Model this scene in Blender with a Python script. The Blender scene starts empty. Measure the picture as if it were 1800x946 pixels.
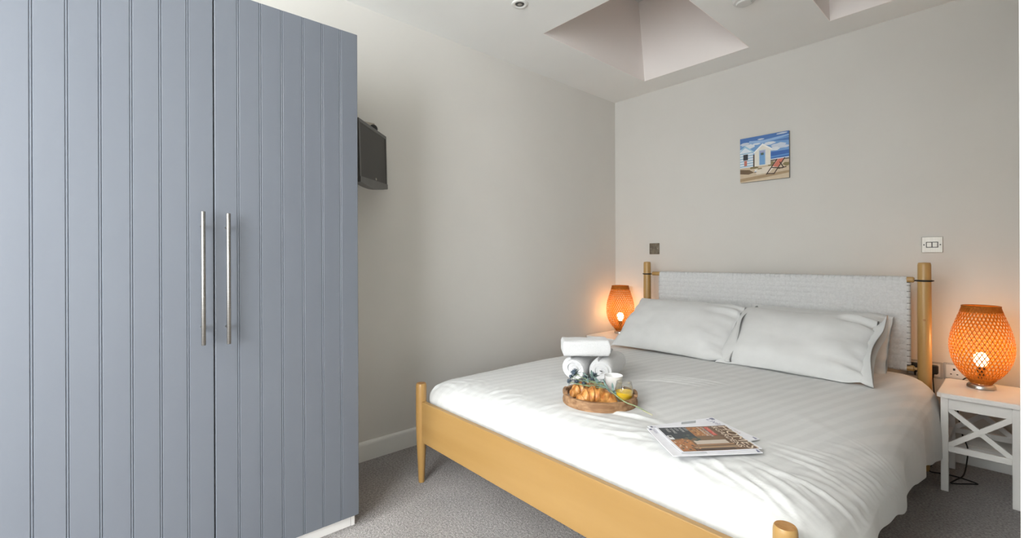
import bpy, math, random
from math import sin, cos, pi, sqrt, radians, exp
from mathutils import Vector, Matrix, noise

random.seed(7)
scn = bpy.context.scene
COL = scn.collection

# ------------------------------------------------------------------ camera
YAW, ROLL, F = 0.833005, 0.00367, 808.06
cam_d = bpy.data.cameras.new('camera')
cam = bpy.data.objects.new('camera', cam_d)
COL.objects.link(cam)
cam_d.sensor_width = 36.0
cam_d.lens = F / 1800.0 * 36.0
cam_d.shift_y = -(473.0 - 454.95) / 1800.0
cam_d.clip_start = 0.01
_f = Vector((-sin(YAW), cos(YAW), 0.0))
_r = Vector((cos(YAW), sin(YAW), 0.0))
_u = Vector((0, 0, 1))
_r2 = _r * cos(ROLL) - _u * sin(ROLL)
_u2 = _r * sin(ROLL) + _u * cos(ROLL)
m = Matrix((_r2, _u2, -_f)).transposed().to_4x4()
m.translation = Vector((2.3292, -3.3217, 1.0639))
cam.matrix_world = m
scn.camera = cam

# ------------------------------------------------------------------ world, light, exposure
scn.view_settings.view_transform = 'Standard'
scn.view_settings.look = 'None'
scn.view_settings.gamma = 1.0
scn.view_settings.use_curve_mapping = False
scn.view_settings.exposure = 0.52

world = bpy.data.worlds.new('sky')
scn.world = world
world.use_nodes = True
wn = world.node_tree
wn.nodes['Background'].inputs[0].default_value = (0.72, 0.86, 1.0, 1)
wn.nodes['Background'].inputs[1].default_value = 1.6


def area(name, loc, rot, sx, sy, power, color):
    d = bpy.data.lights.new(name, 'AREA')
    d.shape = 'RECTANGLE'
    d.size, d.size_y = sx, sy
    d.energy = power
    d.color = color
    o = bpy.data.objects.new(name, d)
    o.location = loc
    o.rotation_euler = rot
    COL.objects.link(o)
    return o


ROOM_X, ROOM_Y, ROOM_H = 2.352, -6.80, 2.4
# daylight that enters through the glazed patio doors in the front wall (just inside the glass)
area('patio_daylight', (1.20, ROOM_Y + 0.03, 1.12), (radians(102), 0, 0), 2.0, 2.0, 14.0, (0.93, 0.965, 1.0))
# added fill light inside a made-up skylight, out of view behind the camera
area('added_skylight_fill', (1.20, -5.35, ROOM_H + 0.28), (0, 0, 0), 1.2, 1.0, 102.0, (1.0, 0.985, 0.96))

# fill light added at an invented right-wall window, unseen behind the camera
area('added_side_fill', (ROOM_X - 0.03, -5.35, 1.32), (radians(98), 0, radians(90)), 1.9, 1.5, 140.0, (0.93, 0.965, 1.0))

# ------------------------------------------------------------------ material helpers
MATS = {}


def pbsdf(name, color, rough=0.5, metal=0.0, spec=0.5, coat=0.0, sheen=0.0):
    mt = bpy.data.materials.new(name)
    mt.use_nodes = True
    b = mt.node_tree.nodes['Principled BSDF']
    b.inputs['Base Color'].default_value = (*color, 1)
    b.inputs['Roughness'].default_value = rough
    b.inputs['Metallic'].default_value = metal
    b.inputs['Specular IOR Level'].default_value = spec
    b.inputs['Coat Weight'].default_value = coat
    b.inputs['Sheen Weight'].default_value = sheen
    MATS[name] = mt
    return mt


def noisy(name, c1, c2, scale=(5, 5, 5), rough=0.5, detail=4.0, bump=0.0, bdist=0.002, lo=0.35, hi=0.65,
          coords='Object', metal=0.0, spec=0.5, bscale=None, coat=0.0, sheen=0.0, nrough=0.5):
    """base colour moves between c1 and c2 by noise; optional bump."""
    mt = pbsdf(name, c1, rough, metal, spec, coat, sheen)
    nt = mt.node_tree
    b = nt.nodes['Principled BSDF']
    tc = nt.nodes.new('ShaderNodeTexCoord')
    mp = nt.nodes.new('ShaderNodeMapping')
    mp.inputs['Scale'].default_value = scale
    nz = nt.nodes.new('ShaderNodeTexNoise')
    nz.inputs['Scale'].default_value = 1.0
    nz.inputs['Detail'].default_value = detail
    nz.inputs['Roughness'].default_value = nrough
    cr = nt.nodes.new('ShaderNodeValToRGB')
    cr.color_ramp.elements[0].position = lo
    cr.color_ramp.elements[1].position = hi
    cr.color_ramp.elements[0].color = (*c1, 1)
    cr.color_ramp.elements[1].color = (*c2, 1)
    L = nt.links.new
    L(tc.outputs[coords], mp.inputs[0])
    L(mp.outputs[0], nz.inputs['Vector'])
    L(nz.outputs['Fac'], cr.inputs[0])
    L(cr.outputs[0], b.inputs['Base Color'])
    if bump:
        bp = nt.nodes.new('ShaderNodeBump')
        bp.inputs['Strength'].default_value = bump
        bp.inputs['Distance'].default_value = bdist
        src = nz
        if bscale:
            mp2 = nt.nodes.new('ShaderNodeMapping')
            mp2.inputs['Scale'].default_value = bscale
            n2 = nt.nodes.new('ShaderNodeTexNoise')
            n2.inputs['Scale'].default_value = 1.0
            n2.inputs['Detail'].default_value = 3.0
            L(tc.outputs[coords], mp2.inputs[0])
            L(mp2.outputs[0], n2.inputs['Vector'])
            src = n2
        L(src.outputs['Fac'], bp.inputs['Height'])
        L(bp.outputs[0], b.inputs['Normal'])
    return mt


M = {}
M['wall'] = noisy('wall_paint', (0.660, 0.640, 0.598), (0.675, 0.655, 0.613), (3, 3, 3), 0.75, bump=0.06, bdist=0.001,
                  bscale=(160, 160, 160), spec=0.25)
M['ceiling'] = noisy('ceiling_paint', (0.86, 0.865, 0.845), (0.875, 0.88, 0.86), (3, 3, 3), 0.8, spec=0.2)
M['shaft'] = noisy('shaft_paint', (0.94, 0.885, 0.85), (0.95, 0.895, 0.86), (3, 3, 3), 0.8, spec=0.2)
M['trim'] = noisy('white_gloss_trim', (0.76, 0.76, 0.73), (0.80, 0.80, 0.77), (4, 4, 4), 0.35)
M['white_paint'] = noisy('white_furniture_paint', (0.80, 0.785, 0.755), (0.84, 0.825, 0.795), (6, 6, 6), 0.33)
M['grey_paint'] = noisy('blue_grey_paint', (0.128, 0.140, 0.163), (0.135, 0.148, 0.171), (3, 3, 1), 0.36, spec=0.5,
                        bump=0.02, bdist=0.001, bscale=(60, 60, 20))
M['carcass'] = noisy('off_white_board', (0.74, 0.71, 0.66), (0.78, 0.75, 0.70), (4, 4, 4), 0.45)
M['beech'] = noisy('beech_wood', (0.400, 0.225, 0.070), (0.485, 0.295, 0.103), (9, 9, 1.1), 0.34, detail=6, lo=0.3, hi=0.7,
                   bump=0.05, bdist=0.001)
M['beech_x'] = noisy('beech_board', (0.370, 0.212, 0.066), (0.425, 0.255, 0.090), (1.3, 9, 12), 0.36, detail=6, lo=0.3, hi=0.7,
                     bump=0.04, bdist=0.001)
M['end_grain'] = noisy('beech_end_grain', (0.36, 0.17, 0.05), (0.48, 0.25, 0.085), (60, 60, 60), 0.5)
M['steel'] = noisy('brushed_steel', (0.24, 0.23, 0.215), (0.29, 0.28, 0.265), (2, 2, 300), 0.42, metal=1.0)
M['plate'] = noisy('satin_steel_plate', (0.44, 0.415, 0.37), (0.50, 0.475, 0.43), (200, 3, 3), 0.45, metal=0.6)
M['dark_plate'] = noisy('aged_steel_plate', (0.22, 0.19, 0.15), (0.36, 0.32, 0.26), (40, 3, 30), 0.25, metal=0.9)
M['lamp_base'] = noisy('satin_nickel', (0.50, 0.47, 0.44), (0.60, 0.57, 0.54), (3, 3, 200), 0.28, metal=1.0)
M['black'] = noisy('black_plastic', (0.012, 0.012, 0.012), (0.02, 0.02, 0.02), (20, 20, 20), 0.4)
M['dark_grey'] = noisy('dark_grey_plastic', (0.045, 0.043, 0.040), (0.06, 0.058, 0.055), (20, 20, 20), 0.35)
M['screen'] = noisy('switched_off_screen', (0.022, 0.020, 0.017), (0.027, 0.025, 0.021), (3, 3, 3), 0.45, spec=0.35)
M['webbing'] = noisy('white_cotton_webbing', (0.60, 0.60, 0.592), (0.66, 0.66, 0.652), (120, 120, 120), 0.85, spec=0.15,
                     bump=0.2, bdist=0.0006)
M['towel'] = noisy('white_terry', (0.66, 0.66, 0.66), (0.72, 0.72, 0.72), (260, 260, 260), 0.95, spec=0.1, bump=0.7,
                   bdist=0.002, sheen=0.3)
M['pillow'] = noisy('white_pillowcase', (0.645, 0.647, 0.636), (0.675, 0.677, 0.666), (14, 14, 14), 0.8, spec=0.15,
                    bump=0.12, bdist=0.003, bscale=(16, 16, 16), sheen=0.2)
M['mattress'] = noisy('mattress_ticking', (0.78, 0.78, 0.76), (0.82, 0.82, 0.80), (30, 30, 30), 0.9, spec=0.1)
M['ceramic'] = pbsdf('white_ceramic', (0.86, 0.86, 0.85), 0.15, spec=0.5, coat=0.3)
M['tray'] = noisy('rustic_tray_wood', (0.23, 0.115, 0.05), (0.46, 0.27, 0.14), (10, 60, 60), 0.6, detail=6, bump=0.3,
                  bdist=0.002)
M['tray_in'] = noisy('tray_inner_wood', (0.50, 0.43, 0.37), (0.68, 0.62, 0.56), (10, 70, 30), 0.6, detail=5)
M['crust'] = noisy('croissant_crust', (0.42, 0.135, 0.022), (0.78, 0.40, 0.12), (45, 45, 45), 0.4, detail=5, lo=0.38,
                   hi=0.66, bump=0.5, bdist=0.003)
M['stem'] = noisy('green_stem', (0.16, 0.22, 0.10), (0.30, 0.36, 0.20), (60, 60, 60), 0.6)
M['pale_stem'] = noisy('cut_stem_end', (0.42, 0.40, 0.27), (0.52, 0.50, 0.36), (60, 60, 60), 0.6)
M['thistle'] = noisy('thistle_blue', (0.035, 0.060, 0.095), (0.13, 0.17, 0.22), (150, 150, 150), 0.7)
M['thistle_leaf'] = noisy('thistle_leaf', (0.10, 0.17, 0.16), (0.22, 0.32, 0.28), (90, 90, 90), 0.65)
M['juice'] = pbsdf('orange_juice', (0.93, 0.60, 0.03), 0.25)
M['paper'] = noisy('white_paper', (0.80, 0.80, 0.84), (0.84, 0.84, 0.88), (40, 40, 40), 0.35)
M['cord'] = noisy('black_cord', (0.012, 0.011, 0.010), (0.02, 0.018, 0.016), (50, 50, 50), 0.7)
M['smoke'] = noisy('ceiling_fitting_grey', (0.62, 0.62, 0.60), (0.66, 0.66, 0.64), (20, 20, 20), 0.5)
M['blind'] = noisy('peach_blind_fabric', (0.72, 0.52, 0.42), (0.75, 0.55, 0.45), (60, 60, 60), 0.9, spec=0.1)
M['bamboo'] = None


def bamboo_mat():
    mt = bpy.data.materials.new('amber_bamboo_strip')
    mt.use_nodes = True
    nt = mt.node_tree
    b = nt.nodes['Principled BSDF']
    out = nt.nodes['Material Output']
    tc = nt.nodes.new('ShaderNodeTexCoord')
    nz = nt.nodes.new('ShaderNodeTexNoise')
    nz.inputs['Scale'].default_value = 70
    cr = nt.nodes.new('ShaderNodeValToRGB')
    cr.color_ramp.elements[0].color = (0.29, 0.095, 0.012, 1)
    cr.color_ramp.elements[1].color = (0.44, 0.165, 0.022, 1)
    L = nt.links.new
    L(tc.outputs['Object'], nz.inputs['Vector'])
    L(nz.outputs['Fac'], cr.inputs[0])
    L(cr.outputs[0], b.inputs['Base Color'])
    b.inputs['Roughness'].default_value = 0.55
    b.inputs['Specular IOR Level'].default_value = 0.15
    tl = nt.nodes.new('ShaderNodeBsdfTranslucent')
    tl.inputs[0].default_value = (0.80, 0.27, 0.035, 1)
    mx = nt.nodes.new('ShaderNodeMixShader')
    mx.inputs[0].default_value = 0.13
    L(b.outputs[0], mx.inputs[1])
    L(tl.outputs[0], mx.inputs[2])
    L(mx.outputs[0], out.inputs[0])
    return mt


M['bamboo'] = bamboo_mat()


def emit_mat(name, color, strength):
    mt = bpy.data.materials.new(name)
    mt.use_nodes = True
    nt = mt.node_tree
    b = nt.nodes['Principled BSDF']
    b.inputs['Base Color'].default_value = (*color, 1)
    b.inputs['Emission Color'].default_value = (*color, 1)
    b.inputs['Emission Strength'].default_value = strength
    return mt


M['bulb'] = emit_mat('lit_bulb', (1.0, 0.72, 0.40), 9.0)


def glass_mat(name):
    """thin clear glass: see-through with a Fresnel reflection"""
    mt = bpy.data.materials.new(name)
    mt.use_nodes = True
    nt = mt.node_tree
    for n in list(nt.nodes):
        if n.type != 'OUTPUT_MATERIAL':
            nt.nodes.remove(n)
    out = nt.nodes['Material Output']
    a = nt.nodes.new('ShaderNodeBsdfTransparent')
    a.inputs[0].default_value = (0.97, 0.98, 0.98, 1)
    g = nt.nodes.new('ShaderNodeBsdfGlossy')
    g.inputs['Roughness'].default_value = 0.03
    lw = nt.nodes.new('ShaderNodeLayerWeight')
    lw.inputs[0].default_value = 0.5
    pw = nt.nodes.new('ShaderNodeMath')
    pw.operation = 'POWER'
    pw.inputs[1].default_value = 2.2
    fr = nt.nodes.new('ShaderNodeMath')
    fr.operation = 'MULTIPLY_ADD'
    fr.inputs[1].default_value = 0.7
    fr.inputs[2].default_value = 0.035
    nt.links.new(lw.outputs['Facing'], pw.inputs[0])
    nt.links.new(pw.outputs[0], fr.inputs[0])
    mx = nt.nodes.new('ShaderNodeMixShader')
    nt.links.new(fr.outputs[0], mx.inputs[0])
    nt.links.new(a.outputs[0], mx.inputs[1])
    nt.links.new(g.outputs[0], mx.inputs[2])
    nt.links.new(mx.outputs[0], out.inputs[0])
    return mt


M['glass'] = glass_mat('clear_glass')


def carpet_mat():
    mt = pbsdf('grey_loop_carpet', (0.2, 0.18, 0.17), 0.95, spec=0.1, sheen=0.2)
    nt = mt.node_tree
    b = nt.nodes['Principled BSDF']
    L = nt.links.new
    tc = nt.nodes.new('ShaderNodeTexCoord')
    mp = nt.nodes.new('ShaderNodeMapping')
    mp.inputs['Rotation'].default_value = (0, 0, radians(8))
    vo = nt.nodes.new('ShaderNodeTexVoronoi')
    vo.inputs['Scale'].default_value = 190
    vo.inputs['Randomness'].default_value = 0.65
    nz = nt.nodes.new('ShaderNodeTexNoise')
    nz.inputs['Scale'].default_value = 120
    nz.inputs['Detail'].default_value = 4
    big = nt.nodes.new('ShaderNodeTexNoise')
    big.inputs['Scale'].default_value = 4
    cr = nt.nodes.new('ShaderNodeValToRGB')
    cr.color_ramp.elements[0].position = 0.32
    cr.color_ramp.elements[1].position = 0.68
    cr.color_ramp.elements[0].color = (0.235, 0.220, 0.212, 1)
    cr.color_ramp.elements[1].color = (0.53, 0.50, 0.485, 1)
    mx = nt.nodes.new('ShaderNodeMix')
    mx.data_type = 'RGBA'
    mx.blend_type = 'MULTIPLY'
    mx.inputs[0].default_value = 0.35
    L(tc.outputs['Object'], mp.inputs[0])
    L(mp.outputs[0], vo.inputs['Vector'])
    L(tc.outputs['Object'], nz.inputs['Vector'])
    L(tc.outputs['Object'], big.inputs['Vector'])
    L(nz.outputs['Fac'], cr.inputs[0])
    L(cr.outputs[0], mx.inputs[6])
    L(big.outputs['Fac'], mx.inputs[7])
    L(mx.outputs[2], b.inputs['Base Color'])
    bp = nt.nodes.new('ShaderNodeBump')
    bp.inputs['Strength'].default_value = 0.9
    bp.inputs['Distance'].default_value = 0.004
    bp.invert = True
    L(vo.outputs['Distance'], bp.inputs['Height'])
    L(bp.outputs[0], b.inputs['Normal'])
    return mt


M['carpet'] = carpet_mat()


def duvet_mat():
    """white cotton with woven satin stripes (a real weave: bands of different sheen and tone)"""
    mt = pbsdf('striped_white_duvet', (0.8, 0.8, 0.79), 0.75, spec=0.2, sheen=0.15)
    nt = mt.node_tree
    b = nt.nodes['Principled BSDF']
    L = nt.links.new
    tc = nt.nodes.new('ShaderNodeTexCoord')
    mp = nt.nodes.new('ShaderNodeMapping')
    mp.inputs['Rotation'].default_value = (0, 0, radians(10.8))
    wv = nt.nodes.new('ShaderNodeTexWave')
    wv.wave_type = 'BANDS'
    wv.bands_direction = 'X'
    wv.inputs['Scale'].default_value = 2 * pi / 0.053 / 20.0
    wv.inputs['Distortion'].default_value = 0.6
    wv.inputs['Detail'].default_value = 1.0
    wv.inputs['Detail Scale'].default_value = 0.4
    cr = nt.nodes.new('ShaderNodeValToRGB')
    cr.color_ramp.elements[0].position = 0.38
    cr.color_ramp.elements[1].position = 0.62
    cr.color_ramp.elements[0].color = (0.640, 0.644, 0.634, 1)
    cr.color_ramp.elements[1].color = (0.672, 0.676, 0.666, 1)
    rr = nt.nodes.new('ShaderNodeMapRange')
    rr.inputs['To Min'].default_value = 0.85
    rr.inputs['To Max'].default_value = 0.55
    nz = nt.nodes.new('ShaderNodeTexNoise')
    nz.inputs['Scale'].default_value = 22
    nz.inputs['Detail'].default_value = 4
    bp = nt.nodes.new('ShaderNodeBump')
    bp.inputs['Strength'].default_value = 0.22
    bp.inputs['Distance'].default_value = 0.006
    L(tc.outputs['Object'], mp.inputs[0])
    L(mp.outputs[0], wv.inputs['Vector'])
    L(wv.outputs['Fac'], cr.inputs[0])
    L(wv.outputs['Fac'], rr.inputs['Value'])
    L(rr.outputs[0], b.inputs['Roughness'])
    L(cr.outputs[0], b.inputs['Base Color'])
    L(tc.outputs['Object'], nz.inputs['Vector'])
    L(nz.outputs['Fac'], bp.inputs['Height'])
    L(bp.outputs[0], b.inputs['Normal'])
    return mt


M['duvet'] = duvet_mat()


def flat(name, c, rough=0.5):
    """plain printed / painted colour"""
    k = 'flat_' + name
    if k not in M:
        M[k] = noisy(name, tuple(max(0, v * 0.95) for v in c), c, (50, 50, 50), rough)
    return M[k]


# ------------------------------------------------------------------ mesh helpers
class MB:
    """collects shapes; build() links them as ONE mesh object"""

    def __init__(s):
        s.v, s.f, s.mi = [], [], []

    def add(s, vs, fs, mi=0, T=None):
        o = len(s.v)
        for p in vs:
            p = Vector(p)
            s.v.append(tuple(T @ p) if T is not None else tuple(p))
        for q in fs:
            s.f.append([i + o for i in q])
            s.mi.append(mi)
        return s

    def box(s, x0, x1, y0, y1, z0, z1, mi=0, T=None, bev=0.0):
        if bev <= 0:
            vs = [(x, y, z) for z in (z0, z1) for y in (y0, y1) for x in (x0, x1)]
            fs = [(0, 2, 3, 1), (4, 5, 7, 6), (0, 1, 5, 4), (2, 6, 7, 3), (0, 4, 6, 2), (1, 3, 7, 5)]
            return s.add(vs, fs, mi, T)
        # chamfered box: 24 verts
        b = bev
        vs, idx = [], {}
        lo = (x0, y0, z0)
        hi = (x1, y1, z1)
        for sx in (0, 1):
            for sy in (0, 1):
                for sz in (0, 1):
                    for ax in range(3):
                        p = []
                        for k, sg in enumerate((sx, sy, sz)):
                            c = hi[k] if sg else lo[k]
                            if k != ax:
                                c += -b if sg else b
                            p.append(c)
                        idx[(sx, sy, sz, ax)] = len(vs)
                        vs.append(p)
        fs = []
        for ax in range(3):
            o1, o2 = (ax + 1) % 3, (ax + 2) % 3
            for sg in (0, 1):
                q = []
                for a, c in ((0, 0), (1, 0), (1, 1), (0, 1)):
                    k = [0, 0, 0]
                    k[ax], k[o1], k[o2] = sg, a, c
                    q.append(idx[(*k, ax)])
                fs.append(q if sg else q[::-1])
        for ax in range(3):  # edges parallel to ax
            o1, o2 = (ax + 1) % 3, (ax + 2) % 3
            for a in (0, 1):
                for c in (0, 1):
                    def K(t, f):
                        k = [0, 0, 0]
                        k[ax], k[o1], k[o2] = t, a, c
                        return idx[(*k, f)]
                    q = [K(0, o1), K(1, o1), K(1, o2), K(0, o2)]
                    fs.append(q if (a ^ c) else q[::-1])
        for sx in (0, 1):
            for sy in (0, 1):
                for sz in (0, 1):
                    q = [idx[(sx, sy, sz, 0)], idx[(sx, sy, sz, 1)], idx[(sx, sy, sz, 2)]]
                    fs.append(q if (sx + sy + sz) % 2 else q[::-1])
        return s.add(vs, fs, mi, T)

    def lathe(s, prof, n=32, mi=0, T=None, cap0=True, cap1=True):
        vs, fs = [], []
        for r, z in prof:
            for k in range(n):
                a = 2 * pi * k / n
                vs.append((r * cos(a), r * sin(a), z))
        for i in range(len(prof) - 1):
            for k in range(n):
                k2 = (k + 1) % n
                fs.append((i * n + k, i * n + k2, (i + 1) * n + k2, (i + 1) * n + k))
        if cap0:
            fs.append(tuple(range(n))[::-1])
        if cap1:
            b = (len(prof) - 1) * n
            fs.append(tuple(range(b, b + n)))
        return s.add(vs, fs, mi, T)

    def tube(s, pts, r, n=8, mi=0, T=None, closed=False, caps=True):
        pts = [Vector(p) for p in pts]
        N = len(pts)
        rs = r if isinstance(r, (list, tuple)) else [r] * N
        vs, fs = [], []
        up = Vector((0, 0, 1))
        prev = None
        for i, p in enumerate(pts):
            if closed:
                t = pts[(i + 1) % N] - pts[i - 1]
            else:
                t = pts[min(i + 1, N - 1)] - pts[max(i - 1, 0)]
            t.normalize()
            if prev is None:
                a = up.cross(t)
                if a.length < 1e-3:
                    a = Vector((1, 0, 0)).cross(t)
            else:
                a = prev - t * prev.dot(t)
            a.normalize()
            prev = a
            b = t.cross(a)
            for k in range(n):
                q = 2 * pi * k / n
                vs.append(p + (a * cos(q) + b * sin(q)) * rs[i])
        for i in range(N if closed else N - 1):
            j = (i + 1) % N
            for k in range(n):
                k2 = (k + 1) % n
                fs.append((i * n + k, i * n + k2, j * n + k2, j * n + k))
        if caps and not closed:
            fs.append(tuple(range(n))[::-1])
            fs.append(tuple(range((N - 1) * n, N * n)))
        return s.add(vs, fs, mi, T)

    def prism(s, poly, z0, z1, mi=0, T=None):
        n = len(poly)
        vs = [(x, y, z0) for x, y in poly] + [(x, y, z1) for x, y in poly]
        fs = [tuple(range(n))[::-1], tuple(range(n, 2 * n))]
        for k in range(n):
            k2 = (k + 1) % n
            fs.append((k, k2, n + k2, n + k))
        return s.add(vs, fs, mi, T)

    def grid(s, fn, nu, nv, mi=0, T=None, wrapu=False):
        vs = [fn(i, j) for i in range(nu) for j in range(nv)]
        fs = []
        for i in range(nu if wrapu else nu - 1):
            i2 = (i + 1) % nu
            for j in range(nv - 1):
                fs.append((i * nv + j, i2 * nv + j, i2 * nv + j + 1, i * nv + j + 1))
        return s.add(vs, fs, mi, T)

    def build(s, name, mats, parent=None, smooth=False, angle=None):
        me = bpy.data.meshes.new(name)
        me.from_pydata(s.v, [], s.f)
        if not isinstance(mats, (list, tuple)):
            mats = [mats]
        for mt in mats:
            me.materials.append(mt)
        for p, k in zip(me.polygons, s.mi):
            p.material_index = k
            p.use_smooth = smooth
        me.update()
        if smooth and angle:
            try:
                me.set_sharp_from_angle(angle=radians(angle))
            except Exception:
                pass
        o = bpy.data.objects.new(name, me)
        COL.objects.link(o)
        if parent:
            o.parent = parent
        return o


def tag(o, label=None, cat=None, group=None, kind=None):
    if label:
        o['label'] = label
    if cat:
        o['category'] = cat
    if group:
        o['group'] = group
    if kind:
        o['kind'] = kind
    return o


def thing(name, label, cat, loc=(0, 0, 0), rz=0.0, group=None):
    o = bpy.data.objects.new(name, None)
    o.empty_display_size = 0.1
    COL.objects.link(o)
    o.location = loc
    o.rotation_euler = (0, 0, rz)
    return tag(o, label, cat, group)


def struct(o):
    o['kind'] = 'structure'
    return o


def copy_tree(o, parent=None):
    c = o.copy()
    COL.objects.link(c)
    c.parent = parent
    for ch in list(o.children):
        copy_tree(ch, c)
    return c


def TR(loc=(0, 0, 0), rx=0, ry=0, rz=0):
    return Matrix.Translation(loc) @ Matrix.Rotation(rz, 4, 'Z') @ Matrix.Rotation(ry, 4, 'Y') @ Matrix.Rotation(rx, 4, 'X')


def axis_T(p, q):
    """matrix that takes local +z onto the direction p->q, origin at p"""
    p, q = Vector(p), Vector(q)
    return Matrix.Translation(p) @ (q - p).to_track_quat('Z', 'Y').to_matrix().to_4x4()


def smooth(t):
    t = max(0.0, min(1.0, t))
    return t * t * (3 - 2 * t)


# ================================================================== THE SETTING
X1, Y0, H = ROOM_X, ROOM_Y, ROOM_H
struct(MB().box(-0.12, X1 + 0.25, Y0 - 0.12, 0.12, -0.1, 0.0).build('floor', M['carpet']))
struct(MB().box(-0.12, 0.0, Y0 - 0.12, 0.12, 0.0, H + 0.1).build('wall_left', M['wall']))
struct(MB().box(0.0, X1 + 0.25, 0.0, 0.12, 0.0, H + 0.1).build('wall_back', M['wall']))
# right wall with the doorway the camera looks in past
DY0, DY1 = -3.60, -2.50
mb = MB()
mb.box(X1, X1 + 0.13, DY1, 0.0, 0, H + 0.1)
SY0, SY1, SZ0, SZ1 = -6.35, -4.35, 0.55, 2.10  # opening for the added, unseen side window
mb.box(X1, X1 + 0.13, Y0 - 0.12, SY0, 0, H + 0.1)
mb.box(X1, X1 + 0.13, SY1, DY0, 0, H + 0.1)
mb.box(X1, X1 + 0.13, SY0, SY1, 0, SZ0)
mb.box(X1, X1 + 0.13, SY0, SY1, SZ1, H + 0.1)
mb.box(X1, X1 + 0.13, DY0, DY1, 2.06, H + 0.1)
struct(mb.build('wall_right', M['wall']))
# front wall with the patio door opening
WX0, WX1, WZ = 0.15, 2.25, 2.14
mb = MB()
mb.box(0.0, WX0, Y0 - 0.12, Y0, 0, H + 0.1)
mb.box(WX1, X1, Y0 - 0.12, Y0, 0, H + 0.1)
mb.box(WX0, WX1, Y0 - 0.12, Y0, WZ, H + 0.1)
struct(mb.build('wall_front', M['wall']))

# ceiling with two skylight openings and a third, unseen, added for light
SK = [(0.4393, 1.1862, -1.345, -0.245), (1.6196, 2.30, -1.345, -0.245), (0.55, 1.85, -5.90, -4.80)]
G = 0.004
mb = MB()
xs = sorted({-0.12, X1 + 0.25} | {v for k in SK for v in (k[0] - G, k[1] + G)})
ys = sorted({Y0 - 0.12, 0.12} | {v for k in SK for v in (k[2] - G, k[3] + G)})
for xa, xb in zip(xs, xs[1:]):
    for ya, yb in zip(ys, ys[1:]):
        cx_, cy_ = (xa + xb) / 2, (ya + yb) / 2
        if any(k[0] - G < cx_ < k[1] + G and k[2] - G < cy_ < k[3] + G for k in SK):
            continue
        mb.box(xa, xb, ya, yb, H, H + 0.12)
struct(mb.build('ceiling', M['ceiling']))
for k, (a, b, c, d) in enumerate(SK):
    hgt, dy = (0.62, 0.085) if k < 2 else (0.36, 0.0)
    lo = [(a, c), (b, c), (b, d), (a, d)]
    hi = [(a, c + dy * .4), (b, c + dy * .4), (b, d - dy), (a, d - dy)]
    mb = MB()
    n = 4
    for (p, q, r, s_) in ((lo[0], lo[1], hi[1], hi[0]), (lo[1], lo[2], hi[2], hi[1]), (lo[2], lo[3], hi[3], hi[2]),
                          (lo[3], lo[0], hi[0], hi[3])):
        nx, ny = (q[1] - p[1]), -(q[0] - p[0])
        l = sqrt(nx * nx + ny * ny)
        nx, ny = nx / l * 0.0038, ny / l * 0.0038
        vs = [(*p, H), (*q, H), (*r, H + hgt), (*s_, H + hgt)]
        vs += [(v[0] + nx, v[1] + ny, v[2]) for v in vs]
        mb.add(vs, [(0, 1, 2, 3), (7, 6, 5, 4), (0, 4, 5, 1), (1, 5, 6, 2), (2, 6, 7, 3), (3, 7, 4, 0)])
    o = struct(mb.build('window_%d' % (k + 2), M['shaft'] if k < 2 else M['ceiling']))  # the last of these is the added skylight behind the camera
    fr = MB()
    z0, z1 = H + hgt - 0.06, H + hgt
    hx0, hx1, hy0, hy1 = a + .002, b - .002, hi[0][1] + .01, hi[2][1] - .002
    fr.box(hx0, hx1, hy0, hy0 + 0.05, z0, z1).box(hx0, hx1, hy1 - 0.05, hy1, z0, z1)
    fr.box(hx0, hx0 + 0.05, hy0 + .05, hy1 - .05, z0, z1).box(hx1 - 0.05, hx1, hy0 + .05, hy1 - .05, z0, z1)
    fr.build('window_frame', M['trim'], o)
    if k == 2:
        MB().box(hx0, hx1, hy0, hy1, z1, z1 + 0.012).build('pane', M['glass'], o)
        continue
    # pleated blind drawn shut under the glass
    bl = MB()
    npl = 44
    x0, x1 = hx0 + .05, hx1 - .05
    yy0, yy1 = hy0 + .05, hy1 - .05
    bl.grid(lambda i, j: (x0 + (x1 - x0) * j, yy0 + (yy1 - yy0) * i / npl, z0 + .03 + (0.008 if i % 2 else 0)), npl + 1, 2)
    bl.build('blind', M['blind'], o)
    MB().box(hx0, hx1, hy0, hy1, z1, z1 + 0.012).build('pane', M['trim'], o)

# baseboards
def baseboard(name, p, q, nrm):
    p, q, nrm = Vector((*p, 0)), Vector((*q, 0)), Vector((*nrm, 0))
    prof = [(0, 0), (0.015, 0), (0.015, 0.084), (0.0135, 0.092), (0.007, 0.1), (0, 0.1)]
    vs = []
    for e in (p, q):
        for t, z in prof:
            vs.append(e + nrm * t + Vector((0, 0, z)))
    n = len(prof)
    fs = [tuple(range(n)), tuple(range(n, 2 * n))[::-1]]
    for k in range(n - 1):
        fs.append((k, n + k, n + k + 1, k + 1))
    return struct(MB().add(vs, fs).build(name, M['trim']))


baseboard('baseboard_left', (0.0, Y0), (0.0, -0.0), (1, 0))
baseboard('baseboard_back', (0.015, 0.0), (X1, 0.0), (0, -1))
baseboard('baseboard_right', (X1, -0.015), (X1, DY1 + 0.08), (-1, 0))

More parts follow.
